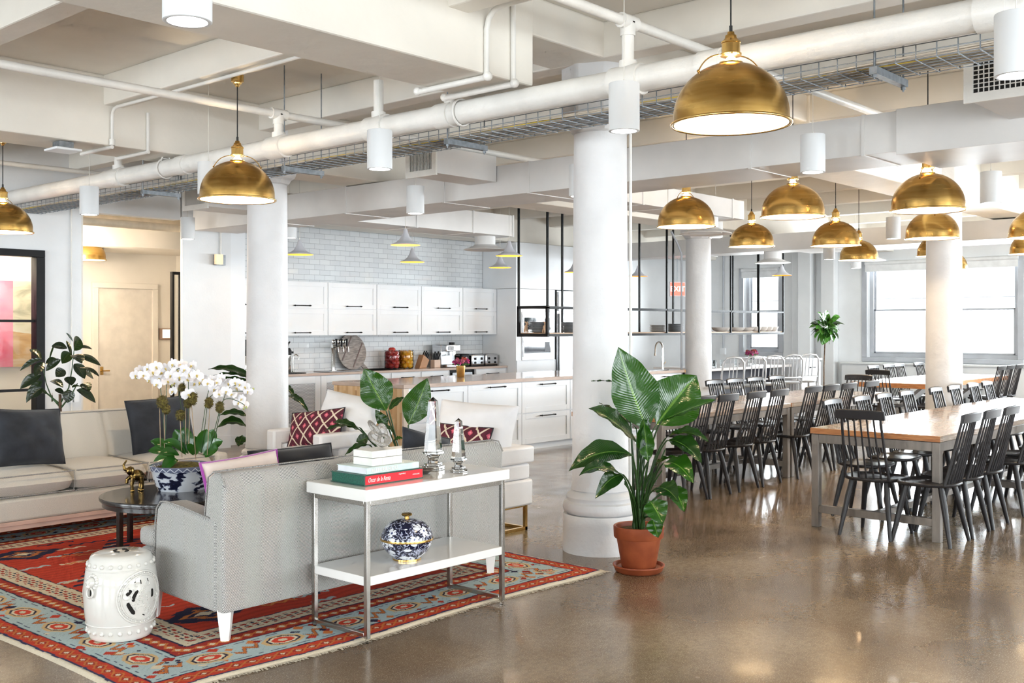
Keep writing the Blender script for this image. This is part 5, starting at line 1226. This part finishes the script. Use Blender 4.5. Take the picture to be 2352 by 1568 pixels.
c = g.mix(ln, (.10,.012,.028), (.78,.66,.52)); c = g.mix(dm, c, (.62,.10,.16)); c = g.mix(dm2, c, (.80,.28,.32)); g.color(c); IKAT = g.m
def armchair(loc, lab):
    "faces -X"
    o = thing('white_armchair', lab, 'armchair', loc, 0, 'white leather armchairs with brass bases')
    MB().box(.02,.10,.21,.80,.70,.405).build('seat_base', LEA, o, smooth=50, bevel=.02)
    cushion(.66,.60,.13, o, 'seat_cushion', LEA, (.36,.40,.46), puff=.3)
    for y0 in (0, .68):
        MB().box(.0,y0,.20,.82,y0+.12,.405).box(.22,y0+.015,.406,.80,y0+.11,.529).build('side_panel', LEA, o, smooth=50, bevel=.018)
        MB().prism([(0,.406),(.10,.406),(.10,.53),(.84,.53),(.84,.665),(0,.665)],y0,y0+.12,'y').build('arm', LEA, o, smooth=50, bevel=.02)
    MB().box(.68,.121,.406,.838,.679,.664).build('backrest', LEA, o, smooth=50, bevel=.02)
    t = .013
    for x in (.06, .78): MB().box(x-t,.05-t,0,x+t,.75+t,.026).box(x-t,.05-t,.0,x+t,.05+t,.21).box(x-t,.75-t,.0,x+t,.75+t,.21).build('brass_leg_frame', BRASSP, o)
    MB().box(.06,.05-t,.0,.78,.05+t,.026).box(.06,.75-t,.0,.78,.75+t,.026).box(.06,.05-t,.185,.78,.05+t,.209).box(.06,.75-t,.185,.78,.75+t,.209).build('brass_rail', BRASSP, o)
    return o
armchair((5.55,5.45,0), 'white leather armchair behind the right end of the grey sofa')
armchair((5.76,7.36,0), 'white leather armchair in front of the left column')
WP = mat('white_linen', (.89,.89,.91), .8, var=.03, bump=.08, bs=12)
pillow('throw_pillow', 'white pillow on the right armchair behind the diamond cushion', .68,.48,.22, WP, (6.12,5.85,.77), (1.25,.06,-1.2))
pillow('throw_pillow', 'white pillow on the left armchair behind the diamond cushion', .66,.46,.20, WP, (6.33,7.68,.76), (1.25,.12,-1.35))
pillow('throw_pillow', 'burgundy diamond lumbar pillow on the right armchair', .60,.32,.15, IKAT, (5.93,5.88,.68), (1.2,.05,-1.30), pipe=VEL)
pillow('throw_pillow', 'burgundy diamond lumbar pillow on the left armchair', .58,.34,.15, IKAT, (6.05,7.80,.68), (1.15,-.12,-1.25), pipe=VEL)
# ---- blue and white drum stool by the sofa
g = G('blue_white_drum', .15, coat=.5); n = g.noise(26, detail=4, dist=1.5); g.color(g.ramp(n, [(.40,(.03,.06,.10)), (.50,(.60,.68,.68)), (.6,(.80,.83,.80))]))
single('drum_stool', MB().lathe([(0,0),(.14,0),(.18,.2),(.15,.40),(.14,.42),(0,.43)], 40), g.m, 'dark patterned blue and white drum stool at the right end of the cream sofa', 'garden stool', (5.42,7.85,.0))
# ---- elephant
m = MB().ball((0,0,.115), .042, (1.25,.85,1), 16).ball((.045,0,.15), .03, (1,.9,1.1), 14)
m.tube([(.06,0,.155),(.085,0,.165),(.092,0,.195),(.078,0,.215),(.07,0,.228)], [.016,.012,.009,.007,.006], 10)
for s_ in (-1,1):
    m.ball((.035,s_*.03,.152), .024, (.45,.9,1.25), 12); m.tube([(.062,s_*.012,.145),(.085,s_*.016,.14)], [.004,.002], 6)
    m.tube([(-.03,s_*.02,.10),(-.035,s_*.022,.05),(-.03,s_*.022,.012)], [.02,.014,.013], 10)
m.tube([(.03,.022,.10),(.04,.024,.05),(.036,.024,.012)], [.018,.013,.013], 10).tube([(.035,-.022,.105),(.06,-.026,.085),(.062,-.026,.055)], [.018,.013,.012], 10).tube([(-.05,0,.125),(-.065,0,.10),(-.07,0,.085)], [.005,.003,.003], 6)
o = thing('elephant_figurine', 'brass elephant figurine with raised trunk on the coffee table', 'figurine', (3.93,7.16,.412), 2.9)
b_ = m.build('body', mat('antique_brass',(.36,.23,.07),.25,1,var=.3,vs=30,col2=(.07,.045,.02)), o, smooth=180); r_ = b_.modifiers.new('r','REMESH'); r_.mode = 'VOXEL'; r_.voxel_size = .0035; r_.use_smooth_shade = True
MB().ball((.036,.024,.008), .018, (1,1,.5), 10).ball((-.03,.022,.008), .018, (1,1,.5), 10).ball((-.03,-.022,.008), .018, (1,1,.5), 10).build('foot_ball', BRASSP, o, smooth=60)
# ================================================================ plants
def leafmat(name, c1, c2, ribs=40, gl=.22, mid=(.25,.40,.08)):
    g = G(name, gl, coat=.25, coord='UV')
    r = g.math('SINE', g.math('MULTIPLY', g.math('ADD', g.y, g.math('MULTIPLY', g.math('ABSOLUTE', g.math('SUBTRACT', g.x, .5)), -.35)), ribs*2*PI))
    c = g.mix(g.math('MULTIPLY_ADD', r, .12, .4), c1, c2)
    nn = g.noise(3); c = g.mix(g.math('MULTIPLY', nn, .35), c, c2)
    c = g.mix(g.math('LESS_THAN', g.math('ABSOLUTE', g.math('SUBTRACT', g.x, .5)), .022), c, mid)
    g.color(c); g.bump(r, .16, .003); g.b.inputs['Subsurface Weight'].default_value = .0
    # thin leaves let some light through
    tr = g.N.new('ShaderNodeBsdfTranslucent'); tr.inputs[0].default_value = (.10,.25,.02,1); mx = g.N.new('ShaderNodeMixShader'); mx.inputs[0].default_value = .12
    g.L.new(g.b.outputs[0], mx.inputs[1]); g.L.new(tr.outputs[0], mx.inputs[2]); g.L.new(mx.outputs[0], g.N['Material Output'].inputs[0])
    return g.m
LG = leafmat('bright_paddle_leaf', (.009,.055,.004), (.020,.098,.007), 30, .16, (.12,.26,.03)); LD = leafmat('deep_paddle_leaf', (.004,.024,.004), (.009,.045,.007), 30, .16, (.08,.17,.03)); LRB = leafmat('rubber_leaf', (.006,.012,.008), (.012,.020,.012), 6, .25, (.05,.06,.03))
LFIG = leafmat('fig_leaf', (.06,.22,.03), (.12,.36,.05), 8, .3, (.3,.45,.15)); LORC = leafmat('orchid_leaf', (.012,.085,.010), (.03,.13,.015), 2, .2, (.02,.08,.01))
STEM = mat('green_stem', (.025,.075,.015), .4, var=.2, vs=12)
def leaf(base, tip, w_, m, parent, bend=.12, up=None, cup=.25, name='leaf', fold=.5, shape=(.42,.9), wave=.0, n=16, nrm=None):
    "blade from base to tip; bend lifts the middle along up; nrm is the facing direction of the blade"
    base, tip = Vector(base), Vector(tip); ax = tip-base; L_ = ax.length; ax.normalize()
    up = Vector(up) if up else Vector((0,0,1)); nv = Vector(nrm) if nrm else -FW
    side = ax.cross(nv); 
    if side.length < 1e-3: side = ax.cross(Vector((.3,.2,1)))
    side.normalize(); nv = side.cross(ax).normalized()
    pk, ex = shape
    vs = []; uv = []; W_ = 8
    for i in range(n+1):
        t = i/n; prof = (math.sin(PI*min(1, t/(2*pk) if t < pk else .5+(t-pk)/(2*(1-pk))))**ex)
        ww = w_/2*prof*(1+.03*math.sin(t*17)*wave)
        c = base+ax*(L_*t)+up*(bend*L_*4*t*(1-t))
        for j in range(W_+1):
            s_ = j/W_*2-1
            p = c+side*(ww*s_)+nv*(cup*ww*(abs(s_)**1.5)*fold*2-cup*ww*.3)+nv*(.006*wave*math.sin(t*24+s_*2)*abs(s_))
            vs.append(p); uv.append((j/W_, t))
    fs = [(i*(W_+1)+j, i*(W_+1)+j+1, (i+1)*(W_+1)+j+1, (i+1)*(W_+1)+j) for i in range(n) for j in range(W_)]
    me = bpy.data.meshes.new(name); me.from_pydata([tuple(v) for v in vs], [], fs); l_ = me.uv_layers.new(name='uv')
    for p in me.polygons:
        for li in p.loop_indices: l_.data[li].uv = uv[me.loops[li].vertex_index]
    me.materials.append(m); me.polygons.foreach_set('use_smooth', [True]*len(me.polygons))
    o = bpy.data.objects.new(name, me); COL.objects.link(o); o.parent = parent; return o
def rel(o, p): return Vector(p)-o.location
# ---- potted paddle-leaf plant by the column
TC = mat('terracotta', (.33,.078,.026), .5, var=.12, vs=9, col2=(.23,.048,.016), bump=.05, bs=80)
PC = Vector((5.74,4.00,0))
o = thing('potted_plant', 'large glossy green paddle-leaf plant in terracotta pot beside the central column', 'potted plant', PC)
D0 = PC.dot(FW)
MB().lathe([(0,0),(.14,0),(.155,.012),(.166,.038),(.170,.042),(.170,.05),(.160,.05),(.150,.03),(0,.028)], 48).build('saucer', TC, o)
MB().lathe([(0,.028),(.108,.028),(.112,.034),(.146,.225),(.158,.225),(.163,.232),(.166,.300),(.160,.304),(.150,.300),(.146,.27),(0,.268)], 48).build('pot', TC, o)
SOIL = mat('mossy_soil', (.10,.075,.02), .95, col2=(.045,.025,.012), vs=60, bump=1, bs=90)
MB().lathe([(0,.285),(.08,.284),(.148,.272),(.148,.26),(0,.26)], 32).build('soil', SOIL, o, smooth=60)
def pp(px, py, dd=0): return rel(o, at(px, py, D0+dd))
# (base px,py, tip px,py, width px, depth offset, material, bend, stemfoot dx)
S_ = 2430/D0
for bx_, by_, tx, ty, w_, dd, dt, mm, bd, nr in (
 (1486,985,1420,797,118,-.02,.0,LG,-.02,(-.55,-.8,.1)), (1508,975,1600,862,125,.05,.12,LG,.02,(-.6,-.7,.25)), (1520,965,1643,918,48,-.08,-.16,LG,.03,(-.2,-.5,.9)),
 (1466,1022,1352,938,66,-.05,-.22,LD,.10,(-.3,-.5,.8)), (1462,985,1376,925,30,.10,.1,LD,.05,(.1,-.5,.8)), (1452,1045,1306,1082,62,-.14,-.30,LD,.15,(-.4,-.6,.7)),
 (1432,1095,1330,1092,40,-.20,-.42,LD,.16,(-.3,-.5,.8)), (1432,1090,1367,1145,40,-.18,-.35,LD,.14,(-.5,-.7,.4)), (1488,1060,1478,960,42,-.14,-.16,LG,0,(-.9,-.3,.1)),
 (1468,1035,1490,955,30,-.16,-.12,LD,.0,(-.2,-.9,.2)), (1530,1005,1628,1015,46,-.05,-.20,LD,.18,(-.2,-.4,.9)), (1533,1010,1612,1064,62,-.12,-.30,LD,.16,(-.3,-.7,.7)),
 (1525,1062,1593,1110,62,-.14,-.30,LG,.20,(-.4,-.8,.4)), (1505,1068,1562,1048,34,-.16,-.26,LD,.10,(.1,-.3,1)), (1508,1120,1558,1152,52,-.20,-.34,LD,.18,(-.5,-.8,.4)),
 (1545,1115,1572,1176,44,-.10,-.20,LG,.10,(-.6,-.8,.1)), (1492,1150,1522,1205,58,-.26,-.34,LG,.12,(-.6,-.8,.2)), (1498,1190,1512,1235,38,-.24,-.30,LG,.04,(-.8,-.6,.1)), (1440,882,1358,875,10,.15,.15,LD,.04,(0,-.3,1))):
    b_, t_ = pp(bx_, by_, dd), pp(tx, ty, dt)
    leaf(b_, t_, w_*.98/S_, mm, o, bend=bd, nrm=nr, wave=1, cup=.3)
    foot = Vector((random.uniform(-.035,.035), random.uniform(-.035,.035), .27))
    if random.random() < .6: MB().tube(bez(-foot*Vector((1,1,-1)), Vector((b_.x*.2, b_.y*.2, .5)), b_*.93, 10), [.009-.0005*i for i in range(11)], 7).build('stem', STEM, o, smooth=60)
    MB().tube(bez(foot, Vector((foot.x*.7+b_.x*.3, foot.y*.7+b_.y*.3, max(.4, b_.z*.85))), b_, 10), [.0095-.0005*i for i in range(11)], 7).build('stem', STEM, o, smooth=60)
# ---- paddle-leaf plant between the armchairs
D1 = 9.55; P1 = at(935, 1150, D1); P1.z = 0
o = thing('potted_plant', 'tall paddle-leaf plant rising between the two white armchairs', 'potted plant', P1)
MB().lathe([(0,0),(.13,0),(.17,.30),(.16,.30),(.15,.27),(0,.27)], 32).build('pot', mat('grey_planter',(.3,.3,.31),.5), o)
S1 = 2430/D1
def pp(px, py, dd=0): return rel(o, at(px, py, D1+dd))
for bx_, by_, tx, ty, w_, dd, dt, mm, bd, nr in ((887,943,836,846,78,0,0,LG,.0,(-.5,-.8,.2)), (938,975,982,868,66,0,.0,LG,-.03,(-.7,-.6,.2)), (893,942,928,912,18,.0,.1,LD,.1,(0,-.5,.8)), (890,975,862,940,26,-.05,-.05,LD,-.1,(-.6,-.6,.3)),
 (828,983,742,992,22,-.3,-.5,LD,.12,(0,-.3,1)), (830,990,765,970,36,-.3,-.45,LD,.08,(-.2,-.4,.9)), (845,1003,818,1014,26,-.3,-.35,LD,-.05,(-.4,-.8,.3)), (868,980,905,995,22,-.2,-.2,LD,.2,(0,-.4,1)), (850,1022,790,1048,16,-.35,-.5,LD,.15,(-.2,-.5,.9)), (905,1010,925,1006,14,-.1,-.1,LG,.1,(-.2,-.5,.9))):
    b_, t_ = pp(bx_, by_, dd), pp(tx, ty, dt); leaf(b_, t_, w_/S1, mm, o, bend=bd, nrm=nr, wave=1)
    f_ = Vector((random.uniform(-.05,.05), random.uniform(-.05,.05), .27)); MB().tube(bez(f_, Vector((b_.x*.6, b_.y*.6, b_.z*.7)), b_, 8), .007, 6).build('stem', STEM, o, smooth=60)
# ---- plant behind the left column
D2 = 10.9; P2 = at(602, 1100, D2); P2.z = 0
o = thing('potted_plant', 'paddle-leaf plant mostly hidden behind the left column', 'potted plant', P2)
MB().lathe([(0,0),(.12,0),(.16,.28),(.15,.28),(.14,.25),(0,.25)], 32).build('pot', TC, o)
def pp(px, py, dd=0): return rel(o, at(px, py, D2+dd))
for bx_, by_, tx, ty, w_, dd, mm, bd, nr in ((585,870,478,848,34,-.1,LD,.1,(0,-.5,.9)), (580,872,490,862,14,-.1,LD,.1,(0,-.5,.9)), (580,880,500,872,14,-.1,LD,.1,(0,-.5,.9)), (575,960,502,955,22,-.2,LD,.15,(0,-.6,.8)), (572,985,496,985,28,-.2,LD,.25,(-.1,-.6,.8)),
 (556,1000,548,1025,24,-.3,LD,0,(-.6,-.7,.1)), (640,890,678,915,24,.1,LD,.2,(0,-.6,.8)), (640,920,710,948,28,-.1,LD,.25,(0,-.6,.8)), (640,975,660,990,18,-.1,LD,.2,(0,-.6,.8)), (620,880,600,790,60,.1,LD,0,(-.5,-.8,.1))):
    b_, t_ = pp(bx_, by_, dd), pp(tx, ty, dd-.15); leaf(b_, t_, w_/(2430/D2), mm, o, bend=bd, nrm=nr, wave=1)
    MB().tube(bez((0,0,.25), Vector((b_.x*.3, b_.y*.3, b_.z*.8)), b_, 8), .007, 6).build('stem', STEM, o, smooth=60)
# ---- rubber plant behind the cream sofa
D3 = 10.05; P3 = at(140, 1130, D3); P3.z = 0
o = thing('rubber_plant', 'dark leaved rubber plant behind the cream sofa at left', 'potted plant', P3)
MB().lathe([(0,0),(.13,0),(.17,.30),(.16,.30),(.15,.27),(0,.27)], 32).build('pot', mat('grey_planter',(.3,.3,.31),.5), o)
def pp(px, py, dd=0): return rel(o, at(px, py, D3+dd))
TRK = mat('brown_trunk', (.17,.10,.06), .8, var=.3, vs=30, bump=.5)
MB().tube([(0,0,.27), pp(139,1000), pp(138,905)], [.018,.016,.014], 10).build('trunk', TRK, o, smooth=60)
for pts in (((139,935),(118,912),(106,880),(96,830)), ((139,925),(158,890),(165,850),(170,805)), ((141,935),(165,905),(178,880)), ((134,925),(110,905),(100,895))):
    MB().tube([pp(*p) for p in pts], [.009,.007,.005,.004][:len(pts)], 8).build('branch', STEM, o, smooth=60)
lf = [(96,825,45,852,16),(96,828,68,802,16),(100,832,80,865,20),(104,835,136,830,22),(105,852,140,825,18),(95,860,46,893,22),(93,895,60,945,0),(98,872,60,925,20),(155,800,118,795,20),(165,820,152,782,8),(170,805,185,778,30),(172,800,212,802,14),(162,810,142,835,26),(168,815,188,835,28),(176,818,232,840,18),(170,835,195,870,26),(180,845,228,865,16),(190,855,215,870,24),(150,850,128,865,24),(155,865,165,885,26),(110,905,60,903,18),(115,875,145,890,18),(125,895,148,905,16),(120,905,118,922,20),(165,890,200,895,18),(175,895,220,925,26),(160,895,155,925,26),(190,880,205,900,24),(165,800,178,770,0),(98,890,70,915,20),(112,830,125,790,6)]
for i, (bx_, by_, tx, ty, w_) in enumerate(lf):
    if not w_: continue
    dd = .22*math.sin(i*2.3); leaf(pp(bx_, by_, dd*.4), pp(tx, ty, dd), w_/(2430/D3)*1.05, LRB, o, bend=.10, nrm=(-.3*math.sin(i),-.7,.6), shape=(.5,.75), cup=.3, n=10)
leaf(pp(168,785), pp(151,764), .02, LRB, o)
# ---- fiddle-leaf fig by the windows
D4 = 19.6; P4 = at(1892, 960, D4); P4.z = 0
o = thing('fig_tree', 'round-headed fiddle-leaf fig standing by the far wall', 'potted plant', P4)
MB().lathe([(0,0),(.16,0),(.2,.35),(.19,.35),(.18,.3),(0,.3)], 32).build('pot', mat('grey_planter',(.3,.3,.31),.5), o)
MB().tube([(0,0,.3),(.01,0,.9),rel(o, at(1896,760,D4))], [.015,.012,.012], 8).build('trunk', TRK, o, smooth=60)
cc = rel(o, at(1898, 752, D4))
random.seed(5)
for i in range(64):
    d_ = Vector((random.gauss(0,1), random.gauss(0,1), random.gauss(.1,.9))).normalized(); b_ = cc+d_*random.uniform(.03,.12); t_ = cc+Vector((d_.x*.31,d_.y*.31,d_.z*.36))*random.uniform(.8,1.05)
    leaf(b_, t_, random.uniform(.11,.16), LFIG if i % 3 else LD, o, bend=.15, nrm=tuple((d_+Vector((0,-.3,.5))).normalized()), shape=(.62,.7), n=8, wave=1)
# ---- orchid bowl
g = G('blue_white_landscape', .12, coat=.6)
n1 = g.noise(13, g.comb(g.x, g.y, g.math('MULTIPLY', g.z, 1.7)), detail=10, dist=.5); n2 = g.noise(60, detail=3)
f_ = g.math('ADD', n1, g.math('MULTIPLY', g.math('SUBTRACT', n2, .5), .12))
c = g.ramp(f_, [(.50,(.74,.77,.82)), (.535,(.30,.34,.46)), (.555,(.02,.022,.05)), (.62,(.010,.012,.035))])
th = g.math('ARCTAN2', g.y, g.x); zig = g.math('PINGPONG', g.math('MULTIPLY', th, .5), .065)
zz = g.math('SUBTRACT', g.z, g.math('MULTIPLY_ADD', zig, .38, .149)); zl = g.math('LESS_THAN', g.math('ABSOLUTE', zz), .004)
rimc = g.mix(zl, (.16,.18,.27), (.72,.76,.84)); inr = g.math('GREATER_THAN', g.z, .147); g.color(g.mix(inr, c, rimc))
OB = Vector((4.20,7.00,.412))
o = thing('orchid_planter', 'white phalaenopsis orchids in an oval blue and white bowl on the coffee table', 'potted orchids', OB)
m = MB().lathe([(0,0),(.150,0),(.153,.006),(.162,.03),(.181,.09),(.195,.145),(.2,.15),(.203,.18),(.197,.183),(.188,.175),(.18,.14),(0,.14)], 56); b_ = m.build('bowl', g.m, o, smooth=60)
b_.scale = (1.12,1.12,1)
MOSS = mat('orange_green_moss', (.16,.13,.015), .95, col2=(.06,.045,.008), vs=45, bump=1, bs=70)
MB().lathe([(0,.195),(.10,.19),(.17,.165),(.19,.15),(0,.15)], 32, sx=1.08, sy=1.08).build('moss', MOSS, o, smooth=60)
DO = OB.dot(FW)
def pp(px, py, dd=0): return rel(o, at(px, py, DO+dd))
for bx_, by_, tx, ty, w_, dd, bd in ((408,1055,373,1083,24,-.16,.2),(400,1040,345,1012,22,-.05,.1),(402,1050,340,1035,22,-.1,.12),(412,1045,366,1042,20,-.15,.15),(425,1040,402,985,26,0,.0),(432,1042,422,980,30,.02,.0),(428,1045,372,1015,18,-.1,.2),(462,1040,475,985,30,.0,.0),(466,1045,512,1012,26,-.02,.1),(470,1048,502,1030,28,-.1,.1),(450,1045,445,1000,24,.08,0),(478,1030,490,985,24,.1,0),(445,1045,430,1020,16,-.12,.1),(395,1050,352,1060,20,.1,.1)):
    leaf(pp(bx_, by_, dd*.5), pp(tx, ty, dd), w_/(2430/DO)*1.15, LORC, o, bend=bd, nrm=(-.4,-.6,.6), shape=(.55,.6), cup=.3, n=10)
STK = mat('bamboo_stake', (.42,.30,.18), .6, var=.2, vs=20)
for x0, y0, x1, y1 in ((369,1040,366,915),(378,1045,377,895),(418,1050,414,965),(427,1020,425,900),(450,1055,440,930),(476,1045,482,925),(433,1040,437,900)):
    MB().tube([pp(x0,y0,-.06), pp(x1,y1,-.06)], .0032, 6).build('bamboo_stake', STK, o)
stems = [((380,1040),(372,900),(360,850),(312,862)), ((378,1045),(386,880),(372,835),(335,852)), ((425,1030),(424,900),(420,835),(405,850)), ((430,1030),(434,900),(430,830),(450,852)), ((455,1040),(468,960),(480,880),(500,870)), ((462,1040),(474,960),(478,890),(575,900)), ((480,1035),(500,960),(515,900),(562,930)), ((430,1035),(412,900),(400,840),(385,860)), ((490,1030),(505,940),(530,870),(580,893))]
for i, s_ in enumerate(stems):
    dd = .05*math.sin(i*2); a = [pp(*s_[0]), pp(s_[1][0], s_[1][1], dd), pp(s_[2][0], s_[2][1], dd*2), pp(s_[3][0], s_[3][1], dd*2)]
    pts = bez(a[0], a[1], (a[1]+a[2])/2, 8)+bez((a[1]+a[2])/2, a[2], a[3], 10)[1:]
    MB().tube(pts, .0028, 6).build('flower_stem', STEM, o, smooth=60)
MB2 = mat('sphagnum_clump', (.17,.14,.03), .95, col2=(.07,.05,.015), vs=60, bump=1, bs=90)
def clump(px, py, r, h):
    m = MB(); c_ = pp(px, py, -.06)
    for k in range(260):
        d_ = Vector((random.gauss(0,1), random.gauss(0,1), random.gauss(0,1))).normalized(); p = c_+Vector((d_.x*r,d_.y*r,d_.z*h))*random.uniform(.75,1.1); u = d_.orthogonal().normalized()*.004; m.add([p-u, p+u, p+d_*random.uniform(.006,.016)+u.cross(d_)], [(0,1,2)])
    m.ball(tuple(c_), 1, (r,r,h), 12); m.build('moss_clump', MB2, o, smooth=0)
for a in ((373,923,.036,.05),(382,940,.025,.035),(415,953,.030,.042),(432,925,.025,.04),(443,915,.028,.05),(480,925,.028,.042),(505,935,.028,.045),(418,890,.018,.03)): clump(*a)
# one blossom, then copies
PET = mat('white_orchid_petal', (.90,.88,.90), .5, var=.03, vs=20, sss=.3); LIP = mat('yellow_orchid_lip', (.75,.60,.18), .5, var=.3, vs=40)
def petal(m, a, L_, w_, tilt=.15):
    d_ = Vector((math.cos(a), 0, math.sin(a))); s_ = Vector((-math.sin(a), 0, math.cos(a))); n = 6; vs = []
    for i in range(n+1):
        t = i/n; ww = w_*math.sin(PI*min(.97, .08+.80*t))**.7
        for j in (-1,-.5,0,.5,1): vs.append(d_*(L_*t)+s_*(ww*j)+Vector((0,-1,0))*(tilt*L_*math.sin(t*2.4)*.8-.18*ww*abs(j))+Vector((0,0,0)))
    m.add(vs, [(i*5+j, i*5+j+1, (i+1)*5+j+1, (i+1)*5+j) for i in range(n) for j in range(4)])
m = MB()
for a in (PI/2, PI/2+2.15, PI/2-2.15): petal(m, a, .046, .015, .08)
for a in (.18, PI-.18): petal(m, a, .052, .029, .14)
bl = m.build('blossom', PET, o, smooth=180, fix=False)
MB().ball((0,-.012,-.006), .008, (1,1.2,1.2), 8).tube([(0,-.01,-.008),(.006,-.022,-.018),(0,-.028,-.022)], .004, 6).build('lip', LIP, bl, smooth=180)
bpy.context.view_layer.update()
fl = [(312,862),(322,850),(330,862),(340,846),(345,872),(352,855),(358,842),(366,868),(374,856),(362,882),(380,845),(385,876),(392,862),(398,836),(403,880),(408,850),(412,865),(416,838),(398,898),(425,848),(430,872),(424,888),(436,858),(442,840),(448,880),(432,905),(452,862),(460,878),(468,870),(478,880),(486,872),(492,893),(500,878),(508,868),(512,888),(502,905),(520,898),(526,880),(534,905),(540,878),(542,890),(548,925),(552,882),(556,915),(560,930),(562,888),(570,898)]
first = True
for i, (x, y) in enumerate(fl):
    q = bl if first else dup(bl, parent=o); first = False
    q.location = pp(x, y, -.05+.07*math.sin(i*1.9)); q.rotation_euler = (.25*math.sin(i*2.1)-.1, .35*math.sin(i*3.7), YAW-PI/2+.55*math.sin(i*1.3)); s_ = (.92 if x < 480 else .78)*random.uniform(.9,1.1); q.scale = (s_,s_,s_)
for x, y in ((582,893),(578,898),(566,935),(560,938),(314,868),(395,885)): MB().ball(pp(x, y, -.03), .008, (1,1,1.3), 8).build('bud', mat('green_bud',(.45,.50,.18),.5), o, smooth=180)
